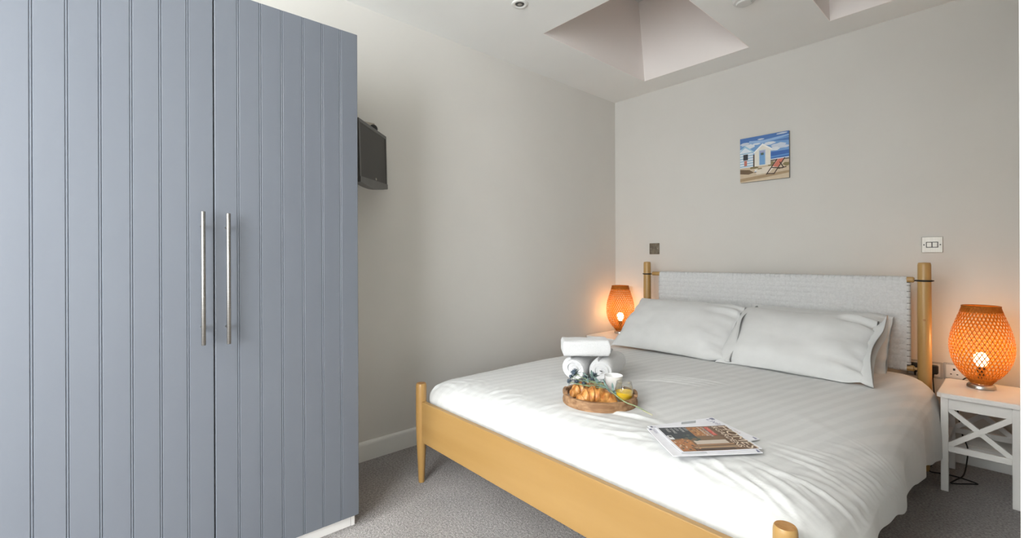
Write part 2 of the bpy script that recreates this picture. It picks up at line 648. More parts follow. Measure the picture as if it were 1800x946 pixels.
# door lining / architrave that cuts the right edge of the view, and the closed door behind it
mb = MB()
AX = 2.3310
for (ya, yb) in ((DY1 - 0.0, DY1 + 0.07), (DY0 - 0.07, DY0)):
    mb.box(AX, X1, ya, yb, 0, 2.10, bev=0.004)
mb.box(AX, X1, DY0 - 0.07, DY1 + 0.07, 2.10, 2.17, bev=0.004)
mb.box(AX + 0.006, X1 + 0.14, DY1 - 0.028, DY1, 0, 2.06, bev=0.002)
mb.box(AX + 0.006, X1 + 0.14, DY0, DY0 + 0.028, 0, 2.06, bev=0.002)
mb.box(AX + 0.006, X1 + 0.14, DY0 + .028, DY1 - .028, 2.03, 2.06)
struct(mb.build('trim_1', M['trim']))
mb = MB()
mb.box(X1 + 0.10, X1 + 0.14, DY0 + 0.03, DY1 - 0.03, 0.005, 2.028, bev=0.002)
dr = struct(mb.build('door_1', M['trim']))
hb = MB()
hb.lathe([(0.026, 0), (0.026, 0.006), (0.01, 0.008), (0.01, 0.04)], 20, T=TR((X1 + 0.0995, DY0 + 0.10, 1.0), ry=-pi / 2))
hb.tube([(X1 + 0.062, DY0 + 0.10, 1.0), (X1 + 0.062, DY0 + 0.21, 1.0)], 0.009, 12)
hb.build('door_handle', M['steel'], dr, smooth=True, angle=40)

# glazed patio doors in the front wall (behind the camera)
mb = MB()
ya, yb = Y0 - 0.09, Y0 - 0.02
for xa, xb in ((WX0, WX0 + 0.07), (1.165, 1.235), (WX1 - 0.07, WX1)):
    mb.box(xa, xb, ya, yb, 0, WZ, bev=0.004)
for za, zb in ((0, 0.10), (WZ - 0.07, WZ)):
    mb.box(WX0 + .07, 1.165, ya, yb, za, zb)
    mb.box(1.235, WX1 - .07, ya, yb, za, zb)
wd = struct(mb.build('window_1', M['trim']))
MB().box(WX0 + .07, 1.165, Y0 - 0.06, Y0 - 0.05, .10, WZ - .07).build('pane', M['glass'], wd)
MB().box(1.235, WX1 - .07, Y0 - 0.06, Y0 - 0.05, .10, WZ - .07).build('pane', M['glass'], wd)
mb = MB()
for a, b in ((SY0, SY0 + .06), (-5.38, -5.32), (SY1 - .06, SY1)):
    mb.box(X1 + .03, X1 + .09, a, b, SZ0, SZ1, bev=0.003)
for a, b in ((SZ0, SZ0 + .06), (SZ1 - .06, SZ1)):
    mb.box(X1 + .03, X1 + .09, SY0 + .06, -5.38, a, b)
    mb.box(X1 + .03, X1 + .09, -5.32, SY1 - .06, a, b)
wd = struct(mb.build('window_5', M['trim']))  # unseen side window, added to go with its fill light
for a, b in ((SY0 + .06, -5.38), (-5.32, SY1 - .06)):
    MB().box(X1 + .055, X1 + .065, a, b, SZ0 + .06, SZ1 - .06).build('pane', M['glass'], wd)
# paved terrace outside the patio doors
struct(MB().box(-1.5, 4.5, Y0 - 3.5, Y0 - 0.121, -0.12, -0.02).build('terrace', noisy('terrace_stone', (0.34, 0.33, 0.31), (0.46, 0.45, 0.42), (3, 3, 3), 0.8)))

# ================================================================== WARDROBE
WR = -0.01335
wd = thing('wardrobe', 'tall blue grey wardrobe with two grooved plank doors and long bar handles', 'wardrobe',
           (0.5672, -2.5455, 0), WR)
# local: +x is out of the front, -y runs towards the camera
DT = 0.021
mb = MB()
mb.box(-0.530, -DT - .002, -0.966, -0.948, 0.055, 1.950)
mb.box(-0.530, -DT - .002, -0.020, -0.002, 0.055, 1.950)
mb.box(-0.530, -DT - .002, -0.948, -0.020, 1.932, 1.950)
mb.box(-0.530, -DT - .002, -0.948, -0.020, 0.055, 0.073)
mb.box(-0.530, -0.524, -0.948, -0.020, 0.073, 1.932)
mb.box(-0.520, -DT - .004, -0.493, -0.475, 0.073, 1.932)
mb.build('carcass', M['carcass'], wd)
mb = MB()
mb.box(-0.050, -0.032, -0.962, -0.022, 0.0, 0.054)
mb.box(-0.520, -0.030, -0.020, -0.006, 0.0, 0.054)
mb.box(-0.520, -0.030, -0.966, -0.962, 0.0, 0.054)
mb.build('plinth', M['white_paint'], wd)


def plank_door(ya, yb, grooves, name='door'):
    # ya > yb ; profile in (y, x) swept in z
    b = 0.0022
    pts = [(ya, -DT), (ya, -b), (ya - b, 0)]
    for g in grooves:
        for c in (0.0027, -0.0027):
            pts += [(g + c + 0.0019, 0), (g + c, -0.0021), (g + c - 0.0019, 0)]
    pts += [(yb + b, 0), (yb, -b), (yb, -DT)]
    z0, z1 = 0.053, 1.9545
    vs = [(x, y, z0) for y, x in pts] + [(x, y, z1) for y, x in pts]
    n = len(pts)
    fs = [tuple(range(n)), tuple(range(n, 2 * n))[::-1]]
    for k in range(n):
        k2 = (k + 1) % n
        fs.append((k2, k, n + k, n + k2))
    return MB().add(vs, fs).build(name, M['grey_paint'], wd)


OY = 2.5455
d1 = plank_door(0.0, -0.4835, [OY - v for v in (2.614, 2.683, 2.752, 2.824, 2.893, 2.961)])
d2 = plank_door(-0.4865, -0.968, [OY - v for v in (3.101, 3.170, 3.239, 3.308, 3.377, 3.446)])
for dd, yy, z0, z1 in ((d2, OY - 3.066, 0.794, 1.217), (d1, OY - 2.997, 0.790, 1.215)):
    mb = MB()
    mb.lathe([(0.0055, 0), (0.0062, 0.001), (0.0062, z1 - z0 - 0.001), (0.0055, z1 - z0)], 20, T=TR((0.040, yy, z0)))
    for zz in (z0 + 0.053, z1 - 0.045):
        mb.tube([(0.0, yy, zz), (0.040, yy, zz)], 0.0042, 12)
    mb.build('handle', M['steel'], dd, smooth=True, angle=50)
    d = MB()

# ================================================================== TELEVISION on a bracket
tv = thing('television', 'small black flat television angled out from the wall on an arm beside the wardrobe',
           'television', (0.0, -2.25, 1.72))
dd = Vector((-0.74, 0.67, 0.0)).normalized()
dv = Vector((dd.x * cos(0.075), dd.y * cos(0.075), sin(0.075)))
nrm = Vector((0.67, 0.74, 0)).normalized()
upv = nrm.cross(dv).normalized()
if upv.z < 0:
    upv = -upv
right_top = Vector((0.098, -2.188, 1.708))
TW, TH = 0.440, 0.276
org = right_top - dv * TW - upv * TH   # near-low corner on the front face
R3 = Matrix((dv, upv, nrm)).transposed().to_4x4()
TT = Matrix.Translation(org - Vector(tv.location)) @ R3
mb = MB()
mb.box(0, TW, 0, TH, -0.038, 0.0, bev=0.004, T=TT)
mb.box(0.05, TW - 0.05, 0.04, TH - 0.04, -0.052, -0.038, bev=0.004, T=TT)
# raised bezel, chin bowed downwards
mb.box(0, TW, TH - 0.017, TH, -0.001, 0.004, bev=0.0015, T=TT)
mb.box(0, 0.017, 0.0, TH - .017, -0.001, 0.004, bev=0.0015, T=TT)
mb.box(TW - 0.017, TW, 0.0, TH - .017, -0.001, 0.004, bev=0.0015, T=TT)
mb.build('housing', M['dark_grey'], tv)
poly = [(0.0, 0.026), (TW, 0.026), (TW, 0.002)] + [(TW * (1 - k / 12), 0.002 - 0.016 * sin(pi * k / 12)) for k in range(1, 12)] + [(0, 0.002)]
MB().prism(poly[::-1], -0.03, 0.006, T=TT).build('chin', M['dark_grey'], tv)
MB().box(0.017, TW - 0.017, 0.026, TH - 0.017, -0.002, 0.0012, T=TT).build('screen', M['screen'], tv)
lg = MB()
lg.tube([Vector((TW * 0.56 + 0.0075 * cos(a), 0.0355 + 0.0045 * sin(a), 0.0016)) for a in [2 * pi * k / 16 for k in range(16)]],
        0.0012, 6, closed=True, T=TT)
lg.box(TW * 0.56 - 0.003, TW * 0.56 + 0.003, 0.0345, 0.0365, 0.0013, 0.0020, T=TT)
lg.build('badge', M['plate'], tv)
ctr = TT @ Vector((TW / 2, TH / 2, -0.052))
mb = MB()
mb.box(0.0, 0.006, -0.075, 0.047, 0.015, 0.075, bev=0.002)
for yy, zz in ((-0.055, .03), (-0.055, .06), (0.0, .055)):
    mb.lathe([(0.005, 0), (0.005, 0.003), (0.003, 0.004)], 12, T=TR((0.006, yy, zz), ry=pi / 2))
mb.build('wall_plate', noisy('tan_metal_plate', (0.40, 0.35, 0.29), (0.46, 0.41, 0.34), (8, 8, 8), 0.4, metal=0.3), tv)
mb = MB()
mb.lathe([(0.020, 0), (0.022, 0.004), (0.022, 0.032), (0.016, 0.038)], 24, T=TR((0.006, 0.026, 0.036), ry=pi / 2))
mb.tube([(0.03, 0.026, 0.030), (0.07, -0.02, 0.0), ctr], 0.011, 12)
mb.build('arm', M['black'], tv, smooth=True, angle=40)

# ================================================================== CEILING FITTINGS
sp = thing('recessed_spotlight', 'small round recessed spotlight set in the white ceiling near the wardrobe', 'spotlight',
           (0.577, -1.667, H))
mb = MB()
mb.lathe([(0.026, -0.0005), (0.043, 0.0), (0.044, -0.002), (0.040, -0.0055), (0.028, -0.006), (0.024, -0.002), (0.023, 0.0)], 40, cap0=False, cap1=False)
mb.build('trim_ring', M['trim'], sp, smooth=True)
MB().lathe([(0.0235, 0.0), (0.0225, -0.003), (0.0, -0.0035)], 28, cap1=False, cap0=False).build('lens', M['dark_grey'], sp, smooth=True)
MB().lathe([(0.012, -0.0036), (0.009, -0.0058), (0.0, -0.0062)], 20, cap0=False, cap1=False).build('bulb', M['plate'], sp, smooth=True)
sm = thing('smoke_alarm', 'pale grey round smoke alarm on the ceiling between the two skylights', 'smoke alarm',
           (1.385, -0.842, H))
MB().lathe([(0.056, 0), (0.056, -0.012), (0.050, -0.020), (0.03, -0.024), (0.0, -0.024)], 40, cap1=False).build('body', M['smoke'], sm, smooth=True, angle=40)
MB().lathe([(0.038, -0.022), (0.034, -0.030), (0.0, -0.031)], 32, cap1=False).build('vent_cap', M['smoke'], sm, smooth=True, angle=40)

# ================================================================== BED
BR = -0.0169
BL = Vector((1.2, -1.0, 0.0))


def BX(x, y, z=0.0):          # bed plan coordinates -> local of an object placed at BL with rotation BR
    return (x - 1.2, y + 1.0, z)


bed = thing('bed_frame', 'light wood double bed frame with round posts and white woven headboard', 'bed', BL, BR)
XL, XR, YF, YH = 0.4295, 2.0023, -2.1794, -0.2369
for x in (XL, XR):
    mb = MB()
    prof = [(0.0135, 0.0), (0.0145, 0.004), (0.0245, 0.235), (0.0255, 0.30), (0.0250, 0.460), (0.0235, 0.4685), (0.0215, 0.4715)]
    mb.lathe(prof, 32, cap1=False, T=TR(BX(x, YF)))
    mb.lathe([(0.0215, 0.4715), (0.0, 0.4729)], 32, mi=1, cap0=False, cap1=False, T=TR(BX(x, YF)))
    p = mb.build('foot_post', [M['beech'], M['end_grain']], bed, smooth=True, angle=35)
    b = MB()
    b.lathe([(0.004, 0), (0.005, 0.001), (0.005, 0.004), (0.003, 0.005)], 12,
            T=TR(BX(x + (-0.0253 if x < 1 else 0.0253), YF, 0.315), ry=(-pi / 2 if x < 1 else pi / 2)))
    b.build('bolt_head', M['black'], p, smooth=True, angle=40)
for x in (XL, XR):
    mb = MB()
    prof = [(0.018, 0.0), (0.019, 0.004), (0.0275, 0.20), (0.0275, 0.80), (0.0262, 1.024), (0.0245, 1.034), (0.0225, 1.0365)]
    mb.lathe(prof, 32, cap1=False, T=TR(BX(x, YH)))
    mb.lathe([(0.0225, 1.0365), (0.0, 1.038)], 32, mi=1, cap0=False, cap1=False, T=TR(BX(x, YH)))
    p = mb.build('head_post', [M['beech'], M['end_grain']], bed, smooth=True, angle=35)
    b = MB()
    b.lathe([(0.0055, 0), (0.0055, 0.001), (0.004, 0.0015), (0.0, 0.0015)], 14, cap1=False,
            T=TR(BX(x + 0.003, YH - 0.0268, 0.752), rx=pi / 2))
    b.build('wood_plug', M['end_grain'], p)
# foot board and rails
mb = MB()
mb.box(XL - 1.2 + 0.0, XR - 1.2 - 0.0, YF + 1 - 0.011, YF + 1 + 0.011, 0.1963, 0.3878, bev=0.002)
mb.build('foot_board', M['beech_x'], bed)
for x in (XL, XR):
    MB().box(x - 1.2 - 0.011, x - 1.2 + 0.011, YF + 1 + .011, YH + 1, 0.1963, 0.36, bev=0.002).build('side_rail', M['beech_x'], bed)
MB().box(XL - 1.2 + .012, XR - 1.2 - .012, YH + 1 - .010, YH + 1 + .010, 0.20, 0.36, bev=0.002).build('head_rail', M['beech_x'], bed)
for k in range(14):
    y = YF + 0.12 + k * 0.135
    MB().box(XL - 1.2 + .012, XR - 1.2 - .012, y + 1 - 0.035, y + 1 + 0.035, 0.205, 0.222, bev=0.002).build('slat', M['beech_x'], bed)
# headboard: dowels
zt, zb = 0.950, 0.500
RD = 0.0145
for nm, z, r in (('top_dowel', zt, RD), ('bottom_dowel', zb, RD)):
    mb = MB()
    xa, xb = XL + 0.045, XR - 0.038
    prof = [(0.0, 0), (r - 0.004, 0.0), (r, 0.004), (r, xb - xa - 0.004), (r - 0.004, xb - xa), (0.0, xb - xa)]
    mb.lathe(prof, 24, cap0=False, cap1=False, T=TR(BX(xa, YH, z), ry=pi / 2))
    if nm == 'bottom_dowel':
        mb.tube([BX(XL, YH, z), BX(xa + .003, YH, z)], 0.007, 12)
        mb.tube([BX(xb - .003, YH, z), BX(XR, YH, z)], 0.007, 12)
    mb.build(nm, M['beech'], bed, smooth=True, angle=40)
for x in (XL, XR):      # black cord lashing that ties the dowel to the post
    mb = MB()
    for dz in (0.0, 0.0042):
        ring = [BX(x + 0.0292 * cos(a), YH + 0.0292 * sin(a), zt - 0.006 + dz) for a in [2 * pi * k / 28 for k in range(28)]]
        mb.tube(ring, 0.0021, 8, closed=True)
    s_ = 1 if x < 1 else -1
    mb.tube([BX(x + s_ * 0.029, YH, zt - 0.004), BX(x + s_ * 0.047, YH, zt - 0.003)], 0.0032, 8)
    mb.tube([BX(x - s_ * 0.029, YH - .002, zt - 0.004), BX(x - s_ * 0.036, YH - .006, zt - 0.003)], 0.0026, 8)
    mb.build('lashing', M['cord'], bed, smooth=True)
# hidden upright bars the side straps wrap around
PX0, PX1 = XL + 0.098, XR - 0.050
for x in (PX0 + 0.012, PX1 - 0.012):
    mb = MB()
    mb.tube([BX(x, YH, zb + 0.012), BX(x, YH, zt - 0.012)], 0.0095, 12)
    mb.build('side_bar', M['dark_grey'], bed, smooth=True, angle=40)  # coloured dark to stand for the shade in the strap gaps
# woven webbing
mb = MB()
NCX, NCZ = 50, 15
fx0, fx1 = PX0 + 0.012, PX1 - 0.016
fz0, fz1 = zb, zt
cw, ch = (fx1 - fx0) / NCX, (fz1 - fz0) / NCZ
SUB = 6


def weave(i, j, sgn):
    u, v = i / SUB, j / SUB
    ci, cj = int(min(u, NCX - 1e-6)), int(min(v, NCZ - 1e-6))
    fu, fv = u - ci, v - cj
    over = (ci + cj) % 2
    a = sin(pi * fu) ** 0.5 if 0 < fu < 1 else 0
    b = sin(pi * fv) ** 0.5 if 0 < fv < 1 else 0
    h = 0.0030 * (a * (0.55 + 0.45 * b) if over else b * (0.55 + 0.45 * a))
    return BX(fx0 + u * cw, YH + sgn * (RD - 0.0005 + h), fz0 + v * ch)


mb.grid(lambda i, j: weave(i, j, -1), NCX * SUB + 1, NCZ * SUB + 1)
mb.grid(lambda j, i: weave(i, j, 1), NCZ * SUB + 1, NCX * SUB + 1)
# straps over the dowels (top and bottom)
for k in range(NCX):
    xa, xb = fx0 + k * cw + 0.0016, fx0 + (k + 1) * cw - 0.0016
    for zc, a0, a1 in ((zt, -0.10, pi + 0.10), (zb, pi - 0.1, 2 * pi + 0.1)):
        n = 10
        rr = RD + 0.0028

        def arc(i, j, zc=zc, a0=a0, a1=a1, xa=xa, xb=xb):
            a = a0 + (a1 - a0) * i / n
            e = 1.0 if j in (1, 2) else 0.93
            x = (xa, xa + .002, xb - .002, xb)[j]
            return BX(x, YH + rr * e * cos(a), zc + rr * e * sin(a))
        mb.grid(arc, n + 1, 4)
# straps around the side bars
for k in range(NCZ):
    za, zb_ = fz0 + k * ch + 0.0011, fz0 + (k + 1) * ch - 0.0011
    if k == 0:
        za = zb + RD + 0.004
    if k == NCZ - 1:
        zb_ = zt - RD - 0.001
    for xc, s_ in ((PX1 - 0.012, 1), (PX0 + 0.012, -1)):
        n = 10

        def arc2(i, j, xc=xc, s_=s_, za=za, zb_=zb_):
            a = -pi / 2 - 0.0 + (pi) * i / n
            e = 1.0 if j in (1, 2) else 0.94
            z = (za, za + .002, zb_ - .002, zb_)[j]
            return BX(xc - s_ * 0.004 + s_ * 0.0150 * e * cos(a), YH + (RD + 0.0018) * e * sin(a), z)
        mb.grid(arc2, n + 1, 4)
for zc in (zt, zb):
    mb.tube([BX(fx0 + .001, YH, zc), BX(fx1 - .001, YH, zc)], RD + 0.0002, 20)
wb = mb.build('woven_webbing', M['webbing'], bed, smooth=True, angle=60)

# mattress
mt = thing('mattress', 'white mattress lying in the wooden bed frame beneath the duvet', 'mattress', BL, BR)
mb = MB()
mb.box(XL - 1.2 + .020, XR - 1.2 - .020, YF + 1 + .060, YH + 1 - .045, 0.223, 0.425, bev=0.03)
mb.build('core', M['mattress'], mt)
mb = MB()
for z in (0.245, 0.405):
    a, b, c, d = XL - 1.2 + .022, XR - 1.2 - .022, YF + 1 + .062, YH + 1 - .047
    mb.tube([(a + .03, c, z), (b - .03, c, z), (b, c + .03, z), (b, d - .03, z), (b - .03, d, z), (a + .03, d, z), (a, d - .03, z), (a, c + .03, z)], 0.004, 6, closed=True)
mb.build('piping', M['mattress'], mt)

# ---------------------------------------------------------------- duvet
# cross profile (x, z) from the left hem over the top to the right hem, in bed plan coordinates
ZT = 0.492


def cross_profile():
    P = []
    P += [(0.398, 0.27), (0.396, 0.33), (0.397, 0.375), (0.402, 0.41), (0.412, 0.436), (0.430, 0.455), (0.455, 0.468), (0.50, 0.477)]
    x = 0.56
    while x < 1.86:
        P.append((x, 0.478 + 0.017 * smooth((x - 0.5) / 0.7)))
        x += 0.05
    P += [(1.89, 0.494), (1.94, 0.489), (1.975, 0.480), (2.005, 0.464), (2.030, 0.441), (2.050, 0.415), (2.063, 0.385),
          (2.070, 0.345), (2.073, 0.30), (2.075, 0.25), (2.076, 0.20), (2.077, 0.15)]
    return P


def resample(P, n):
    L = [0]
    for a, b in zip(P, P[1:]):
        L.append(L[-1] + sqrt((a[0] - b[0]) ** 2 + (a[1] - b[1]) ** 2))
    out, k = [], 0
    for i in range(n):
        t = L[-1] * i / (n - 1)
        while k < len(L) - 2 and L[k + 1] < t:
            k += 1
        f = (t - L[k]) / (L[k + 1] - L[k])
        out.append((P[k][0] + (P[k + 1][0] - P[k][0]) * f, P[k][1] + (P[k + 1][1] - P[k][1]) * f))
    return out


NU, NV = 330, 300
CP = resample(cross_profile(), NU)
# length profile: (y, drop)
LP_ = [(-0.345, 0.012), (-0.36, 0.004), (-0.40, 0.0)]
LP_ += [(-0.40 - 0.05 * k, 0.0) for k in range(1, 32)]
LP_ += [(-1.98, 0.001), (-2.02, 0.005), (-2.06, 0.015), (-2.09, 0.030), (-2.115, 0.050), (-2.133, 0.075), (-2.145, 0.105), (-2.149, 0.15)]
LP = resample(LP_, NV)


def ridge(t, w):
    return exp(-(t / w) ** 2)


creases = []      # (x0,y0,x1,y1,width,height,bend)
R_ = random.Random(3)
# fan of folds at the foot right corner, pulled by the drape
FAN = [((1.955, -1.72), (2.16, -1.60)), ((1.93, -1.80), (2.15, -1.66)), ((1.97, -1.86), (2.14, -1.73)), ((1.90, -1.86), (2.10, -1.82)),
       ((1.95, -1.93), (2.13, -1.83)), ((1.93, -1.975), (2.10, -1.93)), ((1.88, -1.97), (2.06, -2.00)), ((1.90, -2.02), (2.06, -2.07)),
       ((1.84, -2.03), (2.02, -2.10)), ((1.99, -1.70), (2.20, -1.50)), ((1.98, -1.60), (2.17, -1.46)), ((1.99, -1.50), (2.20, -1.38)),
       ((1.80, -1.93), (1.99, -1.965)), ((1.76, -2.00), (1.93, -2.06)), ((1.86, -1.78), (2.03, -1.74)), ((1.70, -2.05), (1.85, -2.09))]
for (pa, pb) in FAN:
    for q in range(2):
        o1, o2 = R_.uniform(-.012, .012), R_.uniform(-.022, .022)
        creases.append((pa[0] + o1, pa[1] + o2, pb[0] + o1, pb[1] + o2 * 1.3, R_.uniform(.005, .0085), R_.uniform(.0022, .0040), R_.uniform(-.02, .006)))
# soft creases between tray and magazines and along the foot
for k in range(9):
    x0_ = 1.30 + R_.uniform(-.12, .22)
    y0_ = -2.02 + R_.uniform(-.03, .12)
    creases.append((x0_, y0_, x0_ + R_.uniform(.10, .24), y0_ + R_.uniform(.03, .12), R_.uniform(.006, .011), R_.uniform(.002, .0040), R_.uniform(-.02, .02)))
for k in range(12):
    x0_ = R_.uniform(0.55, 1.8)
    y0_ = -2.06 + R_.uniform(-.03, .05)
    creases.append((x0_, y0_, x0_ + R_.uniform(-.05, .16), y0_ + R_.uniform(.05, .12), R_.uniform(.008, .014), R_.uniform(.0015, .003), R_.uniform(-.02, .02)))
for k in range(4):    # beside the towels
    creases.append((1.16 + .015 * k, -1.42 + .05 * k, 1.36 + .02 * k, -1.33 + .045 * k, .011, .004, .015))
for k in range(22):
    x0_ = R_.uniform(0.5, 1.95)
    y0_ = R_.uniform(-1.95, -0.9)
    a = R_.uniform(0, pi)
    ln = R_.uniform(.10, .30)
    creases.append((x0_, y0_, x0_ + cos(a) * ln, y0_ + sin(a) * ln, R_.uniform(.015, .03), R_.uniform(.001, .0025), R_.uniform(-.03, .03)))
# radial gather at the left foot corner
for k in range(7):
    a = radians(-60 + 18 * k)
    creases.append((0.43, -2.10, 0.43 + 0.16 * cos(a + .5), -2.10 + 0.2 * abs(sin(a + 1.2)), .008, .0022, .02))


def crease_h(x, y):
    h = 0.0
    for (ax, ay, bx, by, w, hh, bend) in creases:
        dx, dy = bx - ax, by - ay
        L2 = dx * dx + dy * dy
        if L2 < 1e-6:
            continue
        L = sqrt(L2)
        t = ((x - ax) * dx + (y - ay) * dy) / L2
        if t < -0.25 or t > 1.25:
            continue
        d = ((x - ax) * dy - (y - ay) * dx) / L + bend * (4 * t * (1 - t))
        if abs(d) > 3.5 * w:
            continue
        tt = (t + 0.25) / 1.5
        h += hh * exp(-(d / w) ** 2) * sin(pi * tt) ** 1.2
        h -= hh * 0.5 * exp(-((d - 1.8 * w) / w) ** 2) * sin(pi * tt) ** 1.2
    return h


hem_cut = []
dv_me = MB()


def duvet_pt(i, j):
    x, z = CP[i]
    y, dr = LP[j]
    side = i / (NU - 1)
    ds = 0.0
    # arc distance past the top edge on either side -> "flat" coordinates for the folds
    top = 0.478 + 0.017 * smooth((x - 0.5) / 0.7)
    if x > 1.5:
        ds = max(0.0, 0.495 - z)
    elif x < 0.9:
        ds = max(0.0, 0.478 - z)
    # hem level along the right side
    zz = z
    if x > 1.95 and ds > 0.11:
        hem = 0.150 + 0.085 * smooth((-y - 0.35) / 0.9) + 0.075 * smooth((-y - 1.15) / 0.7)
        hem += 0.007 * sin(y * 15.0) + 0.003 * sin(y * 33 + 1)
        f = (ds - 0.11) / 0.235
        zz = 0.385 - f * (0.385 - hem)
    zfin = zz - (dr if ds < 1e-9 else max(0.0, sqrt(max(0.0, dr * dr + ds * ds)) - ds))
    if x > 1.95 and ds > 0.11:
        zfin = zz
    # fullness of the drape
    out = 0.0
    if x > 1.98:
        f = smooth((x - 1.98) / 0.07)
        out += f * (0.012 * smooth((-y - 0.9) / 0.8) + 0.007 * sin(y * 13 + 1.2) * smooth((ds - .05) / .2)
                    + 0.003 * sin(y * 27 + 0.5) * smooth((ds - .05) / .2))
        out -= f * 0.006 * smooth((-0.75 - -y) / -0.2) if False else 0
    n1 = noise.noise(Vector((x * 3.2, y * 3.2 + ds * 2, 0.3))) * 0.006
    n2 = noise.noise(Vector((x * 9, y * 7, 1.7 + ds * 5))) * 0.0020
    fx = x + (ds * 0.6 if x > 1.9 else 0)
    c = crease_h(fx, y)
    edge = smooth(dr / 0.05)
    h = (n1 + n2) * (1 - 0.5 * edge) + c
    if ds > 0.0:
        k = smooth(ds / 0.10)
    else:
        k = 0.0
    X = x + (out + (h * k if x > 1.2 else -h * k * 0.5))
    # pull the drape in at the foot corner so it stays inside the post
    if y < -2.02 and x > 1.9:
        X -= 0.030 * smooth((-2.02 - y) / 0.1) * smooth((X - 1.90) / 0.1)
    Z = zfin + h * (1 - k)
    Y = y - h * 0.8 * edge * (1 - smooth((dr - 0.07) / 0.05))
    # rounded plan corner at foot left
    if x < 0.52:
        r = (0.52 - x) / 0.12
        Y = max(Y, -2.155 + 0.035 * r * r)
    return BX(X, Y, Z)


dvt = MB()
dvt.grid(lambda i, j: duvet_pt(i, NV - 1 - j), NU, NV)
duv = dvt.build('duvet', M['duvet'], None, smooth=True)
duv.location = BL
duv.rotation_euler = (0, 0, BR)
tag(duv, 'white satin striped duvet spread over the bed and hanging down its right side', 'duvet')
so = duv.modifiers.new('thickness', 'SOLIDIFY')
so.thickness = 0.012
so.offset = -1.0


# ---------------------------------------------------------------- pillows
def pillow(name, label, W, Hh, T, loc, tilt, rz, seed, open_end=1, sag=0.0, flap=0.07, twist=0.0):
    """W along local x, Hh along local y, lies in xy then tilted up about x; +x end is the open mouth of the case"""
    root = thing(name, label, 'pillow', loc, 0.0, 'pillows on the bed')
    Rm = Matrix.Rotation(rz, 4, 'Z') @ Matrix.Rotation(tilt, 4, 'X') @ Matrix.Rotation(twist, 4, 'Y')
    nu, na = 74, 64
    off = Vector((seed * 3.1, seed * 1.7, seed))
    mb = MB()

    def shp(u, a):
        # u in [-1,1] ; a angle around the section
        # half thickness along length and half height
        ex = 1 - abs(u) ** 3.2
        th = T / 2 * max(0.0, ex) ** 0.55
        if u > 0:
            th = T / 2 * max(0.0, 1 - abs(u) ** 4.5) ** 0.6
            th = max(th, 0.012)
        hh = Hh / 2 * (1 - 0.055 * (1 - abs(u) ** 2)) * (1.0 if u < 0 else 1 - 0.10 * smooth((u - 0.75) / 0.25))
        ca, sa = cos(a), sin(a)
        y = hh * (abs(ca) ** 0.78) * (1 if ca >= 0 else -1)
        z = th * (abs(sa) ** 1.0) * (1 if sa >= 0 else -1)
        z *= (1 - 0.5 * abs(ca) ** 6)
        if ca > 0:
            hh *= 1 - (0.30 if u < 0 else 0.20) * smooth((abs(u) - 0.66) / 0.34) ** 1.5 * ca
        x = u * W / 2 * (1 + 0.03 * abs(ca) ** 2)
        return x, y, z, ca, sa

    def fn(j, i):
        a = 2 * pi * j / na
        u = -1 + 2 * i / (nu - 1)
        u = sin(u * pi / 2) * 0.6 + u * 0.4
        x, y, z, ca, sa = shp(u, a)
        p = Vector((x, y, z))
        n = noise.noise(p * 7 + off) * 0.015 + noise.noise(p * 16 + off) * 0.005
        # crease rays from the corners and the open end
        r = noise.noise(Vector((y * 26, x * 4, seed))) * 0.034 * smooth((u - 0.35) / 0.5)
        r += noise.noise(Vector((y * 22, x * 5, seed + 5))) * 0.011 * smooth((-u - 0.6) / 0.4)
        k = abs(sa) ** 0.5
        z += (n + r) * k * (1 if sa >= 0 else -0.5)
        z -= sag * (1 - (2 * y / Hh) ** 2) * 0
        return Rm @ Vector((x, y, z))
    mb.grid(fn, na, nu, wrapu=True)
    # left end seam cap
    o = mb.build('stuffed_case', M['pillow'], root, smooth=True)
    if open_end:
        # the loose mouth of the pillowcase beyond the stuffing
        fb = MB()
        nf = 14

        def ff(j, i, inner=0):
            a = 2 * pi * j / na
            t = i / (nf - 1)
            x, y, z, ca, sa = shp(1.0, a)
            hh = Hh / 2 * (0.90 + 0.10 * t) * (1 - 0.20 * max(0.0, ca) * (1 - 0.7 * t))
            y = hh * (abs(ca) ** 0.7) * (1 if ca >= 0 else -1)
            op = 0.012 + (0.030 + 0.012 * sin(seed * 2 + y * 14)) * t ** 1.3
            z = op * (1 if sa >= 0 else -1) * abs(sa) ** 0.8
            z += 0.012 * sin(y * 21 + seed) * t + 0.02 * t * t
            x = W / 2 * (1 + 0.03 * ca * ca) - 0.012 + flap * t + 0.008 * sin(y * 17 + seed * 3) * t
            if inner:
                y *= 0.985
                z = z * 0.9 + 0.0005
            return Rm @ Vector((x, y, z))
        fb.grid(lambda j, i: ff(j, i), na, nf, wrapu=True)
        fb.grid(lambda j, i: ff(na - 1 - j, i, 1), na, nf, wrapu=True)
        fb.build('open_flap', M['pillow'], root, smooth=True)
    return root


pillow('pillow', 'plump white pillow propped on the left half of the bed, in front', 0.70, 0.455, 0.165,
       (0.895, -0.635, 0.640), radians(39), radians(-1.0), 1)
pillow('pillow', 'plump white pillow propped on the right half of the bed, in front', 0.635, 0.445, 0.165,
       (1.548, -0.645, 0.634), radians(38), radians(-1.5), 2, flap=0.045)
pillow('pillow', 'white pillow mostly hidden behind the front left pillow, against the woven headboard', 0.64, 0.35, 0.12,
       (0.925, -0.385, 0.586), radians(56), radians(-1.0), 3, open_end=0)
pillow('pillow', 'white pillow behind the front right pillow, its right end showing against the headboard', 0.68, 0.41, 0.13,
       (1.553, -0.385, 0.600), radians(60), radians(-1.0), 4, open_end=0)

